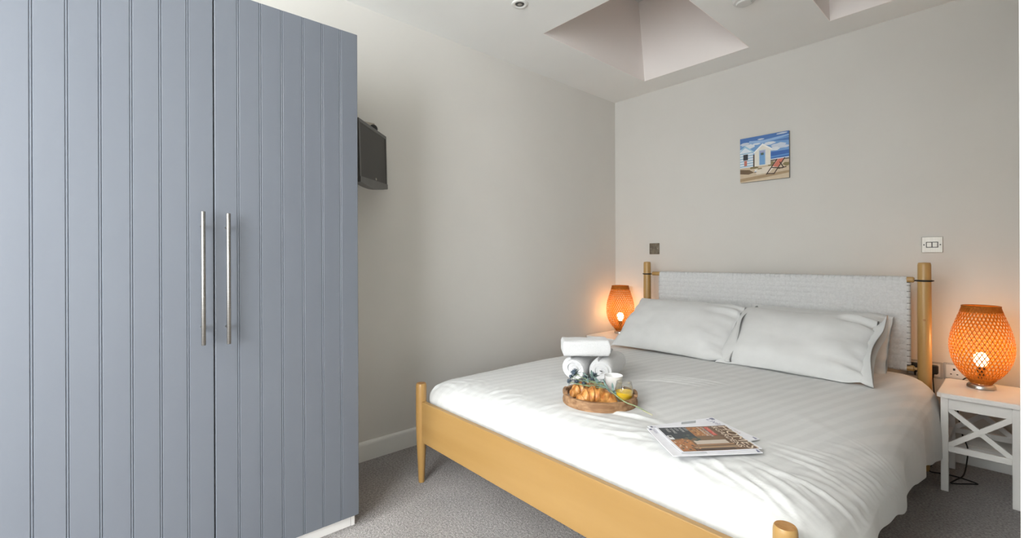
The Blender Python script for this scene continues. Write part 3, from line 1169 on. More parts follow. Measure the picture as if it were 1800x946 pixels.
# ================================================================== NIGHTSTANDS
def make_nightstand(W, D, Ht, label, loc):
    t = thing('nightstand', label, 'nightstand', loc, 0.0, 'white nightstands beside the bed')
    # local origin: front left foot corner of the top outline ; x right, y back
    ov = 0.012
    ch = 0.016
    mb = MB()
    poly = [(ch, 0), (W - ch, 0), (W, ch), (W, D - ch), (W - ch, D), (ch, D), (0, D - ch), (0, ch)]
    mb.prism(poly, Ht - 0.020, Ht - 0.004)
    ins = [(x + (0.004 if x < W / 2 else -0.004), y + (0.004 if y < D / 2 else -0.004)) for x, y in poly]
    n = 8
    vs = [(x, y, Ht - 0.004) for x, y in poly] + [(x, y, Ht) for x, y in ins]
    fs = [(k, (k + 1) % n, n + (k + 1) % n, n + k) for k in range(n)] + [tuple(range(n, 2 * n))]
    mb.add(vs, fs)
    mb.build('table_top', M['white_paint'], t)
    lw, ld = 0.026, 0.026
    for x0 in (ov, W - ov - lw):
        for y0 in (ov + .006, D - ov - ld):
            MB().box(x0, x0 + lw, y0, y0 + ld, 0, Ht - 0.020, bev=0.0015).build('leg', M['white_paint'], t)
    ax0, ax1 = ov + lw, W - ov - lw
    for y0 in (ov + .009, D - ov - 0.021):
        MB().box(ax0, ax1, y0, y0 + 0.016, Ht - 0.072, Ht - 0.020, bev=0.001).build('apron', M['white_paint'], t)
        MB().box(ax0, ax1, y0, y0 + 0.016, 0.182, 0.209, bev=0.001).build('stretcher', M['white_paint'], t)
        br = MB()
        for s_, yy in ((1, y0 + 0.0005), (-1, y0 + 0.0035)):
            xa, xb = (ax0, ax1) if s_ > 0 else (ax1, ax0)
            p, q = Vector((xa, 0, 0.209)), Vector((xb, 0, Ht - 0.072))
            d = (q - p).normalized()
            nn = Vector((-d.z, 0, d.x)) * 0.0105
            vs = []
            for yq in (yy, yy + 0.012):
                for e, w in ((p - d * .0, nn), (q + d * .0, nn)):
                    vs += [e + w + Vector((0, yq, 0)), e - w + Vector((0, yq, 0))]
            br.add(vs, [(0, 1, 3, 2), (4, 6, 7, 5), (0, 2, 6, 4), (1, 5, 7, 3), (0, 4, 5, 1), (2, 3, 7, 6)])
        br.build('cross_brace', M['white_paint'], t)
    for x0 in (ov + 0.005, W - ov - 0.021):
        MB().box(x0, x0 + 0.016, ov + .006 + ld, D - ov - ld, Ht - 0.072, Ht - 0.020, bev=0.001).build('side_apron', M['white_paint'], t)
        MB().box(x0, x0 + 0.016, ov + .006 + ld, D - ov - ld, 0.182, 0.209, bev=0.001).build('side_stretcher', M['white_paint'], t)
    return t


make_nightstand(0.272, 0.385, 0.447, 'white nightstand with crossed braces between the bed and right wall', (2.078, -0.478, 0))
make_nightstand(0.290, 0.385, 0.455, 'white nightstand in the far left corner, mostly hidden behind the bed', (0.020, -0.440, 0))


# ================================================================== WOVEN LAMPS
def make_lamp(label, loc, rz=0.0):
    t = thing('table_lamp', label, 'lamp', loc, rz, 'woven bamboo table lamps')
    Hs0, Hs1 = 0.026, 0.385
    prof_pts = [(0.0, 0.030), (0.02, 0.042), (0.06, 0.058), (0.14, 0.081), (0.25, 0.100), (0.38, 0.111), (0.50, 0.1125),
                (0.62, 0.107), (0.74, 0.096), (0.85, 0.083), (0.93, 0.073), (1.0, 0.064)]

    def R(tz):
        for (a, ra), (b, rb) in zip(prof_pts, prof_pts[1:]):
            if tz <= b:
                f = (tz - a) / (b - a)
                return ra + (rb - ra) * f
        return prof_pts[-1][1]
    # smooth radius
    def RS(tz):
        s_ = 0
        for k in range(-3, 4):
            s_ += R(min(1, max(0, tz + k * 0.02)))
        return s_ / 7

    mb = MB()
    nst, seg = 40, 56
    for sgn in (1, -1):
        for k in range(nst):
            a0 = 2 * pi * k / nst
            tot = sgn * 1.75
            rows = []
            for i in range(seg + 1):
                tz = i / seg
                a = a0 + tot * tz
                r = RS(tz) + sgn * 0.0006 + 0.0006 * sin(i * 1.9 + k)
                z = Hs0 + (Hs1 - Hs0) * tz
                w = 0.0023 / max(r, 0.03)
                rows.append((r, a, z, w))

            def fn(i, j, rows=rows):
                r, a, z, w = rows[i]
                aa = a + (j - 0.5) * 2 * w
                return (r * cos(aa), r * sin(aa), z)
            mb.grid(fn, seg + 1, 2)
    # horizontal weavers
    zs = [0.012 * k for k in range(0, 5)] + [0.085 + 0.0410 * k for k in range(20)] + [0.93 + 0.0095 * k for k in range(8)]
    for q, tz in enumerate(zs):
        if tz > 1:
            continue
        dense = tz < 0.06 or tz > 0.90
        hw = 0.0020 if dense else 0.0011
        z = Hs0 + (Hs1 - Hs0) * tz

        def ring(j, i, tz=tz, z=z, hw=hw, q=q):
            a = 2 * pi * j / 72
            r = RS(tz) + 0.0010 * sin(j * pi / 2 + q * pi)
            return (r * cos(a), r * sin(a), z + (i - .5) * 2 * hw)
        mb.grid(ring, 72, 2, wrapu=True)
    # rim
    rim = [(RS(1.0) * cos(a), RS(1.0) * sin(a), Hs1) for a in [2 * pi * k / 48 for k in range(48)]]
    mb.tube(rim, 0.0028, 8, closed=True)
    mb.build('lamp_shade', M['bamboo'], t)
    MB().lathe([(0.0, 0.0), (0.046, 0.0), (0.050, 0.003), (0.0495, 0.012), (0.043, 0.022), (0.030, 0.026), (0.0, 0.026)], 40,
               cap0=False, cap1=False).build('base', M['lamp_base'], t, smooth=True, angle=50)
    MB().lathe([(0.012, 0.026), (0.012, 0.075), (0.016, 0.078), (0.016, 0.10)], 20).build('socket', M['black'], t, smooth=True, angle=40)
    bb = MB()
    bb.lathe([(0.012, 0.100), (0.016, 0.108), (0.024, 0.122), (0.027, 0.138), (0.024, 0.154), (0.013, 0.165), (0.0, 0.168)], 24, cap1=False)
    bb.build('bulb', M['bulb'], t, smooth=True)
    l = bpy.data.lights.new('lamp_glow', 'POINT')
    l.energy = LAMP_W
    l.color = (1.0, 0.56, 0.22)
    l.shadow_soft_size = 0.03
    lo = bpy.data.objects.new('lamp_glow', l)
    lo.location = (0, 0, 0.195)
    COL.objects.link(lo)
    lo.parent = t
    return t


LAMP_W = 1.9
make_lamp('lit amber woven lamp on the white nightstand at the right', (2.212, -0.232, 0.447), 0.3)
make_lamp('lit amber woven lamp in the far left corner beyond the pillows', (0.150, -0.150, 0.455), 1.1)

# ================================================================== WALL PLATES
# left dark switch
sw = thing('light_switch', 'small dark metal switch plate left of the headboard', 'switch', (0.374, 0, 1.140))
MB().box(-0.044, 0.044, -0.006, -0.0002, -0.044, 0.044, bev=0.0015).build('plate', M['dark_plate'], sw)
MB().box(-0.013, 0.013, -0.0085, -0.006, -0.020, 0.020, bev=0.001).build('rocker', M['dark_plate'], sw)
for s_ in (-1, 1):
    MB().lathe([(0.0035, 0), (0.0035, 0.0008), (0.002, 0.0012)], 12, T=TR((s_ * 0.030, -0.006, 0), rx=pi / 2)).build('screw', M['plate'], sw)
# right double plate
sw = thing('light_switch', 'pale steel switch plate with twin rockers above the right bedpost', 'switch', (2.0215, 0, 1.1305))
MB().box(-0.0425, 0.0425, -0.006, -0.0002, -0.0425, 0.0425, bev=0.002).build('plate', M['plate'], sw)
MB().box(-0.0245, 0.0245, -0.0072, -0.006, -0.0155, 0.0155, bev=0.0005).build('insert', M['dark_grey'], sw)
for s_ in (-1, 1):
    MB().box(s_ * 0.0115 - 0.0095, s_ * 0.0115 + 0.0095, -0.0105, -0.0072, -0.012, 0.012, bev=0.001).build('rocker', M['plate'], sw)
for s_ in (-1, 1):
    MB().lathe([(0.0035, 0), (0.0035, 0.0008), (0.002, 0.0012)], 12, T=TR((s_ * 0.0325, -0.006, 0), rx=pi / 2)).build('screw', M['dark_grey'], sw)


def socket(label, x, z, plug):
    s = thing('wall_socket', label, 'socket', (x, 0, z), 0, 'double wall sockets')
    MB().box(-0.073, 0.073, -0.006, -0.0002, -0.043, 0.043, bev=0.0015).build('plate', M['plate'], s)
    MB().box(-0.064, 0.064, -0.0072, -0.006, -0.034, 0.034, bev=0.0006).build('insert', flat('white_plastic', (0.75, 0.75, 0.73), 0.3), s)
    for cx in (-0.033, 0.033):
        mb = MB()
        mb.box(cx - 0.0045, cx + 0.0045, -0.0078, -0.0072, 0.006, 0.017)
        for s_ in (-1, 1):
            mb.box(cx + s_ * 0.012 - 0.0035, cx + s_ * 0.012 + 0.0035, -0.0078, -0.0072, -0.016, -0.011)
        mb.build('pin_holes', M['black'], s)
    for cx in (-0.012, 0.012):
        MB().box(cx - 0.006, cx + 0.006, -0.0105, -0.0072, 0.016, 0.029, bev=0.001).build('rocker', M['plate'], s)
    return s


socket('double socket half hidden behind the right bedpost', 1.9875, 0.462, True)
socket('double socket between the right bedpost and the lit lamp', 2.138, 0.466, False)


def plug(label, x, z):
    p = thing('power_plug', label, 'plug', (x, -0.0085, z), 0, 'black plugs in the wall sockets')
    MB().box(-0.022, 0.022, -0.030, 0.0, -0.024, 0.022, bev=0.005).build('body', M['black'], p)
    MB().lathe([(0.006, 0), (0.0045, 0.016), (0.0035, 0.022)], 12, T=TR((0, -0.015, -0.024), rx=pi)).build('cord_grip', M['black'], p, smooth=True, angle=50)
    return p


plug('black plug in the socket just left of the right bedpost', 1.953, 0.470)
plug('black plug in the socket just right of the right bedpost', 2.024, 0.468)

# cables
def catmull(P, n=10):
    P = [Vector(p) for p in P]
    out = []
    for i in range(len(P) - 1):
        p0, p1, p2, p3 = P[max(i - 1, 0)], P[i], P[i + 1], P[min(i + 2, len(P) - 1)]
        for k in range(n):
            t = k / n
            out.append(0.5 * ((2 * p1) + (-p0 + p2) * t + (2 * p0 - 5 * p1 + 4 * p2 - p3) * t * t + (-p0 + 3 * p1 - 3 * p2 + p3) * t ** 3))
    out.append(P[-1])
    return out


cb = MB()
cb.tube(catmull([(2.024, -0.024, 0.422), (2.030, -0.045, 0.36), (2.040, -0.055, 0.20), (2.05, -0.12, 0.05), (2.029, -0.25, 0.006),
                 (2.075, -0.255, 0.004), (2.125, -0.245, 0.004), (2.199, -0.270, 0.004), (2.175, -0.30, 0.004), (2.118, -0.352, 0.004),
                 (2.128, -0.30, 0.006), (2.152, -0.225, 0.015), (2.160, -0.14, 0.075), (2.158, -0.10, 0.115), (2.138, -0.075, 0.17), (2.12, -0.066, 0.30),
                 (2.125, -0.062, 0.40), (2.15, -0.068, 0.452), (2.18, -0.12, 0.452), (2.198, -0.178, 0.453)]), 0.0030, 8)
cbl = cb.build('lamp_cable', M['cord'], None, smooth=True)
tag(cbl, 'thin black cable looping over the carpet under the right nightstand', 'cable')

# ================================================================== PICTURE
pc = thing('canvas_picture', 'square beach canvas of huts and red deckchair high on the wall', 'picture', (1.193, 0.0, 1.731))
S = 0.302
MB().box(-S / 2, S / 2, -0.019, -0.0005, -S / 2, S / 2, bev=0.001).build('canvas', flat('canvas_edge', (0.22, 0.21, 0.19)), pc)
art = MB()
am = []


def acol(c):
    mt = flat('paint_%03d_%03d_%03d' % tuple(int(v * 999) for v in c), c, 0.55)
    if mt not in am:
        am.append(mt)
    return am.index(mt)


layer = [0]


def apoly(pts, c, lift=None):
    layer[0] += 1
    y = -0.0192 - layer[0] * 0.00002
    vs = [((u - 0.5) * S, y, (v - 0.5) * S) for u, v in pts]
    art.add(vs, [tuple(range(len(vs)))], acol(c))


def ablob(cx, cy, rx, ry, c, n=14, seed=0):
    rr = random.Random(seed)
    apoly([(min(1, max(0, cx + rx * cos(2 * pi * k / n) * rr.uniform(.75, 1.15))), min(1, max(0, cy + ry * sin(2 * pi * k / n) * rr.uniform(.75, 1.15)))) for k in range(n)], c)


def arect(a, b, c, d, col):
    apoly([(a, b), (c, b), (c, d), (a, d)], col)


SKY, SKY2, WHT = (0.07, 0.18, 0.46), (0.17, 0.34, 0.62), (0.72, 0.76, 0.80)
arect(0, 0.50, 1, 1, SKY2)
arect(0, 0.88, 1, 1, SKY)
apoly([(0.18, 0.86), (0.5, 0.83), (1, 0.90), (1, 0.93), (0.5, 0.89), (0.2, 0.92)], (0.30, 0.47, 0.72))
apoly([(0.66, 0.84), (1, 0.80), (1, 0.86)], SKY)
for i, (a, b, c, d) in enumerate([(0.62, .80, .12, .035), (0.80, .72, .16, .06), (0.72, .66, .10, .045), (0.92, .68, .12, .03), (0.20, .80, .13, .05), (0.10, .86, .1, .04), (0.44, .92, .07, .014), (.86, .97, .12, .02), (.35, .83, .1, .02)]):
    ablob(a, b, c, d, (WHT, (0.58, 0.64, 0.72))[i % 2], seed=i)
arect(0.60, 0.43, 1, 0.60, (0.035, 0.13, 0.42))
apoly([(0.60, 0.47), (1, 0.49), (1, 0.52), (0.60, 0.505)], (0.10, 0.28, 0.60))
apoly([(0.60, 0.43), (1, 0.43), (1, 0.455), (0.60, 0.45)], (0.62, 0.70, 0.76))
arect(0, 0, 1, 0.43, (0.62, 0.50, 0.35))
apoly([(0.60, 0.43), (1, 0.43), (1, 0.40), (0.8, 0.41), (0.62, 0.39)], (0.16, 0.13, 0.10))
apoly([(0, 0.30), (0.2, 0.27), (0.30, 0.20), (0.18, 0.17), (0, 0.20)], (0.16, 0.10, 0.05))
apoly([(0, 0.09), (0.4, 0.12), (1, 0.16), (1, 0.11), (0.4, 0.05), (0, 0.02)], (0.40, 0.28, 0.16))
apoly([(0.30, 0.28), (0.75, 0.30), (0.62, 0.16), (0.35, 0.15)], (0.78, 0.70, 0.58))
for i, (a, b, c, d) in enumerate([(0.30, .31, .10, .03), (0.66, .34, .10, .05), (0.42, .27, .06, .015), (0.95, .30, .07, .04), (.80, .22, .05, .01)]):
    ablob(a, b, c, d, (0.24, 0.19, 0.08), seed=i + 30)
# striped hut
apoly([(0, .33), (.28, .33), (.28, .66), (.10, .80), (0, .74)], (0.74, 0.80, 0.86))
for k in range(6):
    z = 0.35 + 0.058 * k
    apoly([(0, z), (.28, z + .006), (.28, z + .026), (0, z + .02)], (0.27, 0.47, 0.62))
apoly([(0, .72), (.11, .83), (.30, .67), (.30, .64), (.11, .78), (0, .69)], (0.36, 0.58, 0.72))
arect(.07, .50, .17, .63, (0.03, 0.03, 0.04))
arect(.09, .37, .15, .49, (0.55, 0.18, 0.13))
arect(.28, .33, .31, .60, (0.10, 0.07, 0.05))
# white hut with the blue door
apoly([(.31, .33), (.64, .33), (.64, .68), (.475, .80), (.31, .66)], (0.80, 0.77, 0.68))
apoly([(.29, .65), (.475, .82), (.67, .68), (.67, .65), (.475, .775), (.29, .62)], (0.90, 0.90, 0.86))
arect(.40, .35, .54, .68, (0.55, 0.64, 0.72))
arect(.415, .35, .525, .66, (0.17, 0.37, 0.66))
arect(.415, .61, .525, .66, (0.36, 0.40, 0.62))
arect(.44, .565, .50, .615, (0.06, 0.10, 0.08))
# deckchair
DKB = (0.05, 0.025, 0.015)
apoly([(.66, .29), (.77, .43), (.91, .43), (.80, .25)], (0.66, 0.19, 0.13))
apoly([(.68, .30), (.78, .42), (.80, .42), (.70, .30)], (0.74, 0.33, 0.25))


def aline(p, q, w=0.010, c=DKB):
    dx, dy = q[0] - p[0], q[1] - p[1]
    l = sqrt(dx * dx + dy * dy)
    nx, ny = -dy / l * w, dx / l * w
    apoly([(p[0] - nx, p[1] - ny), (q[0] - nx, q[1] - ny), (q[0] + nx, q[1] + ny), (p[0] + nx, p[1] + ny)], c)


for p, q in (((.55, .12), (.77, .43)), ((.70, .11), (.92, .44)), ((.66, .26), (.88, .22)), ((.90, .22), (.82, .36)), ((.57, .14), (.70, .12)), ((.80, .22), (.95, .24))):
    aline(p, q)
ablob(.33, .22, .035, .02, (0.85, .85, .85), seed=60)
ablob(.325, .205, .03, .008, (0.05, .05, .06), seed=61)
art.build('painting', am, pc)

# ================================================================== THINGS ON THE BED
ZD = 0.497       # duvet surface under the things


# ---- towels
def spiral_towel(label, p, q, r, seed):
    """rolled towel from p (front end) to q"""
    p, q = Vector(p), Vector(q)
    t = thing('rolled_towel', label, 'towel', p, 0, 'rolled white towels on the bed')
    L = (q - p).length
    T = axis_T((0, 0, 0), q - p)
    mb = MB()
    turns, nn = 4.2, 150
    th = r / (turns + 0.35)
    pts = []
    for k in range(nn + 1):
        a = 2 * pi * turns * k / nn
        rr = th * 0.35 + th * a / (2 * pi) * 0.98
        pts.append((rr, a))
    nl = 16

    def f(i, j):
        rr, a = pts[i]
        z = L * j / nl
        e = min(j, nl - j) / nl
        d = 0.003 * sin(a * 2 + seed + z * 20) * (rr / r)
        bul = 0.004 * sin(a * 0.5 + seed)
        if j == 0:
            z += bul
        rr2 = rr + d - 0.006 * max(0, 1 - e * 14)
        return (rr2 * cos(a), rr2 * sin(a), z)
    mb.grid(f, nn + 1, nl + 1, T=T)
    o = mb.build('rolled_cloth', M['towel'], t, smooth=True)
    s = o.modifiers.new('thickness', 'SOLIDIFY')
    s.thickness = th * 0.97
    s.offset = -1
    bv = o.modifiers.new('soft', 'BEVEL')
    bv.width = 0.004
    bv.segments = 2
    bv.limit_method = 'ANGLE'
    bv.angle_limit = radians(60)
    return t


RT = 0.0625
spiral_towel('rolled white towel, left one of the pair beneath the folded towel', (0.955, -1.693, ZD + RT - 0.003), (0.862, -1.436, ZD + RT - 0.001), RT, 1.0)
spiral_towel('rolled white towel, right one of the pair, behind the white cup', (1.070, -1.640, ZD + RT - 0.003), (0.970, -1.383, ZD + RT - 0.001), RT, 2.3)
# folded towel on top of the rolls
ft = thing('folded_towel', 'folded white towel lying on top of two rolled towels', 'towel', (0.971, -1.630, ZD + 2 * RT - 0.004), radians(46))
mb = MB()


def folded(W, D, Ht, layers, T):
    n = 40
    for l in range(layers):
        z0 = Ht * l / layers
        hh = Ht / layers

        def f(j, i, z0=z0, hh=hh, l=l):
            # section (y,z) rounded; swept in x
            a = 2 * pi * j / 36
            ca, sa = cos(a), sin(a)
            y = D / 2 * (1 if ca > 0 else -1) * abs(ca) ** 0.22
            z = z0 + hh / 2 + hh / 2 * 0.985 * (1 if sa > 0 else -1) * abs(sa) ** 0.5
            u = -1 + 2 * i / n
            x = W / 2 * u
            e = max(0, (abs(u) - 0.93) / 0.07)
            k = 1 - 0.35 * e * e
            z = z0 + hh / 2 + (z - z0 - hh / 2) * k
            nz = noise.noise(Vector((x * 14, y * 14, z * 20 + l))) * 0.004
            y2 = y * (1 - 0.02 * e) + nz
            return (x + 0.003 * sin(l * 2.1) * u, y2, z + nz * (z / Ht))
        mb.grid(f, 36, n + 1, wrapu=True, T=T)
        b0 = len(mb.v) - 36 * (n + 1)
        for i, fl in ((0, 0), (n, 1)):
            ring = [b0 + j * (n + 1) + i for j in range(36)]
            mb.f.append(ring if fl else ring[::-1])
            mb.mi.append(0)


folded(0.213, 0.135, 0.074, 1, TR())
mb.build('folded_cloth', M['towel'], ft, smooth=True, angle=50)

# ---- tray
TC = Vector((1.207, -1.832, ZD - 0.002))
tr = thing('round_tray', 'round wooden tray with cut out handles holding the breakfast', 'tray', TC, radians(38))
RO, RI, TH_ = 0.146, 0.134, 0.036
MB().lathe([(0.0, 0.003), (RI + .003, 0.003), (RI + .003, 0.011), (0.0, 0.011)], 64, cap0=False, cap1=False).build('tray_floor', M['tray_in'], tr, smooth=True, angle=40)
# rim wall with two slots at +-x : built as arcs
mb = MB()


def arcwall(a0, a1, z0, z1, n):
    def sec(i, j):
        a = a0 + (a1 - a0) * i / n
        rr, z = ((RI, z0), (RO, z0), (RO + .001, (z0 + z1) / 2), (RO, z1), (RI, z1), (RI, z0))[j]
        return (rr * cos(a), rr * sin(a), z)
    mb.grid(sec, n + 1, 6)
    for i in (0, n):
        b = len(mb.v) - 6 * (n + 1) + i * 6
        mb.f.append([b, b + 1, b + 2, b + 3, b + 4] if i else [b + 4, b + 3, b + 2, b + 1, b])
        mb.mi.append(0)


hs = 0.30
for c in (0, pi):
    arcwall(c + hs, c + pi - hs, 0.0, TH_, 60)
    arcwall(c - hs, c + hs, 0.0, 0.013, 14)
    arcwall(c - hs, c + hs, 0.031, TH_ + 0.006, 14)
mb.build('tray_rim', M['tray'], tr, smooth=True, angle=40)
ZTR = TC.z + 0.011


# ---- croissant
cr = thing('croissant', 'golden baked croissant lying at the front of the round tray', 'croissant', (1.240, -1.898, ZTR), radians(44))
mb = MB()
nS, nA = 110, 28
Rc = 0.098


def cro(j, i):
    t = -1 + 2 * i / (nS - 1)
    a = 2 * pi * j / nA
    ang = t * 0.92
    cx, cy = Rc * sin(ang), Rc * (cos(ang) - 1) * 0.9 + 0.016
    env = max(0.0, 1 - abs(t) ** 1.8)
    seg = abs(t) * 3.6 + 0.5
    st = 0.92 + 0.12 * (1 - (seg - math.floor(seg))) ** 0.8
    r = (0.0055 + 0.0315 * env ** 0.9) * st
    r *= 1 + 0.05 * sin(a * 2 + t * 17) + 0.03 * noise.noise(Vector((t * 8, cos(a), sin(a))))
    dx, dy = cos(ang), -sin(ang)
    nx, ny = -dy, dx
    h = sin(a)
    zc = 0.62 * r if True else 0
    return (cx + nx * cos(a) * r, cy + ny * cos(a) * r, max(0.0, (0.028 if False else r * 0.80) + h * r * 0.86))


mb.grid(cro, nA, nS, wrapu=True)
c_o = mb.build('baked_crust', M['crust'], cr, smooth=True)

# second croissant tip seen behind
cr2 = thing('croissant', 'golden baked croissant lying behind the front one, under the sea holly', 'croissant', (1.148, -1.858, ZTR + 0.001), radians(66), None)
co2 = bpy.data.objects.new('baked_crust', c_o.data)
co2.parent = cr2
co2.scale = (0.80, 0.80, 0.90)
COL.objects.link(co2)

# ---- cup
def T0(o):
    return o


cup = thing('cup', 'tall white ceramic cup standing behind the glass of juice', 'cup', (1.227, -1.766, ZTR))
MB().lathe([(0.0, 0.0), (0.026, 0.0), (0.028, 0.002), (0.0360, 0.080), (0.038, 0.084), (0.0365, 0.085), (0.034, 0.080), (0.0255, 0.006), (0.0, 0.005)],
           40, cap0=False, cap1=False).build('body', M['ceramic'], cup, smooth=True, angle=60)

# ---- glass of juice
gl = thing('juice_glass', 'clear stemless glass half full of orange juice on the round tray', 'glass', (1.300, -1.801, ZTR))
outer = [(0.0, 0.0), (0.014, 0.0), (0.022, 0.004), (0.031, 0.016), (0.0355, 0.032), (0.0350, 0.050), (0.0315, 0.068), (0.0285, 0.080)]
inner = [(0.0270, 0.080), (0.0300, 0.068), (0.0336, 0.050), (0.0341, 0.032), (0.0298, 0.0175), (0.020, 0.007), (0.0, 0.006)]
MB().lathe(outer + inner, 48, cap0=False, cap1=False).build('bowl', M['glass'], gl, smooth=True)
MB().lathe([(0.0, 0.0063), (0.0198, 0.0073), (0.0296, 0.0178), (0.0338, 0.032), (0.0336, 0.042), (0.0, 0.042)], 48, cap0=False,
           cap1=False).build('juice', M['juice'], gl, smooth=True, angle=50)

# ---- sea holly
sh = thing('sea_holly', 'blue sea holly stems laid across the tray with spiky heads at the towels', 'flower', (1.20, -1.84, ZTR + 0.03), 0)
O_ = Vector(sh.location)


def rel(p):
    return Vector(p) - O_


zc = ZTR
base_end = Vector((1.460, -1.871, ZD + 0.016))
mid = Vector((1.365, -1.901, zc + 0.040))
mid2 = Vector((1.265, -1.880, zc + 0.072))
st = MB()
st.tube([rel(p) for p in catmull([base_end, (1.41, -1.886, ZD + 0.036), mid, mid2])], 0.0022, 8)
stems = st.build('stem', M['stem'], sh, smooth=True)
MB().tube([rel(base_end - Vector((-0.004, 0, 0.001))), rel(base_end), rel(base_end.lerp(mid, 0.3))], 0.0027, 8).build('cut_end', M['pale_stem'], sh, smooth=True)
heads = [((1.116, -1.877, .600), 0.0135), ((1.172, -1.826, .590), 0.0125), ((1.120, -1.915, .572), 0.0085), ((1.132, -1.883, .566), 0.009),
         ((1.158, -1.864, .585), 0.008), ((1.100, -1.880, .582), 0.0075), ((1.160, -1.872, .563), 0.009), ((1.185, -1.850, .580), 0.008)]


def head_mesh(r, seed):
    rr = random.Random(seed)
    mb = MB()
    # bristly cone
    n = 14
    mb.lathe([(0.0, -r * .7), (r * .55, -r * .5), (r * .72, 0), (r * .6, r * .5), (r * .3, r * .85), (0, r)], 12, cap0=False, cap1=False)
    for k in range(70):
        z = rr.uniform(-0.6, 1)
        a = rr.uniform(0, 2 * pi)
        s = sqrt(max(0, 1 - z * z))
        d = Vector((s * cos(a), s * sin(a), z))
        p = d * r * 0.6
        q = d * r * 1.45
        w = r * 0.10
        t1 = d.cross(Vector((0.3, 0.2, 1))).normalized() * w
        t2 = d.cross(t1).normalized() * w
        mb.add([p + t1, p - t1 * .5 + t2, p - t1 * .5 - t2, q], [(0, 1, 3), (1, 2, 3), (2, 0, 3)])
    # bracts
    for k in range(11):
        a = 2 * pi * k / 11 + rr.uniform(-.15, .15)
        d = Vector((cos(a), sin(a), rr.uniform(-.35, .25)))
        s = Vector((-sin(a), cos(a), 0)) * r * 0.16
        p = Vector((0, 0, -r * .5))
        q1 = p + d * r * 1.0
        q2 = p + d * r * rr.uniform(1.9, 2.5)
        up = Vector((0, 0, r * .06))
        mb.add([p + s * .5, p - s * .5, q1 - s, q1 + s, q2, q1 + up * 2], [(0, 1, 2, 3), (3, 2, 4), (3, 5, 4), (2, 4, 5)], 1)
    return mb


rr = random.Random(11)
for k, (p, r) in enumerate(heads):
    p = Vector(p)
    a_ = mid2 + Vector((rr.uniform(-.02, .02), rr.uniform(-.01, .01), rr.uniform(-.01, .004)))
    MB().tube([rel(q) for q in catmull([a_, a_.lerp(p, .55) + Vector((0, 0, -.008)), p - Vector((0, 0, r * .3))], 6)], 0.0014, 6).build('side_stem', M['stem'], sh, smooth=True)
    hm = head_mesh(r, k)
    dirv = (p - a_).normalized()
    T = axis_T(rel(p), rel(p) + dirv + Vector((0, 0, .5)))
    hm.v = [tuple(T @ Vector(v)) for v in hm.v]
    hm.build('flower_head', [M['thistle'], M['thistle_leaf']], sh)
lf = MB()
for k in range(24):
    t = rr.uniform(0.0, 1.0)
    p = mid.lerp(mid2, 0.2 + 0.8 * t) if k % 2 else mid2 + Vector((-rr.uniform(0, .10), rr.uniform(-.01, .03), rr.uniform(-0.01, .015)))
    d = Vector((rr.uniform(-1, .2), rr.uniform(-.5, .5), rr.uniform(-.1, .6))).normalized()
    s = d.cross(Vector((0, 0, 1))).normalized() * 0.0045
    L = rr.uniform(.022, .045)
    up = Vector((0, 0, 0.002))
    p = rel(p)
    lf.add([p, p + d * L * .35 + s, p + d * L * .35 - s, p + d * L * .7 + s * .9 + up, p + d * L * .7 - s * .9 + up, p + d * L, p + d * L * .5 + up * 2],
           [(0, 1, 6), (0, 6, 2), (1, 3, 6), (2, 6, 4), (3, 5, 6), (4, 6, 5)])
lf.build('leaves', M['thistle_leaf'], sh)

# ---- magazines
def mag_frame(bs, ts):
    """origin at the spine/bottom start corner; u = reading direction, v = up the page"""
    v = (Vector(ts) - Vector(bs))
    v.z = 0
    v.normalize()
    u = Vector((v.y, -v.x, 0))
    return u, v


def text_mesh(body, size, mat, parent, T, name='lettering', sx=1.0, bold=0.0):
    cu = bpy.data.curves.new(name, 'FONT')
    cu.body = body
    cu.size = size
    cu.offset = bold
    cu.resolution_u = 3
    ob = bpy.data.objects.new(name, cu)
    COL.objects.link(ob)
    dg = bpy.context.evaluated_depsgraph_get()
    me = bpy.data.meshes.new_from_object(ob.evaluated_get(dg))
    bpy.data.objects.remove(ob)
    for v in me.vertices:
        v.co = T @ Vector((v.co.x * sx, v.co.y, 0))
    me.materials.clear()
    me.materials.append(mat)
    o = bpy.data.objects.new(name, me)
    COL.objects.link(o)
    o.parent = parent
    return o


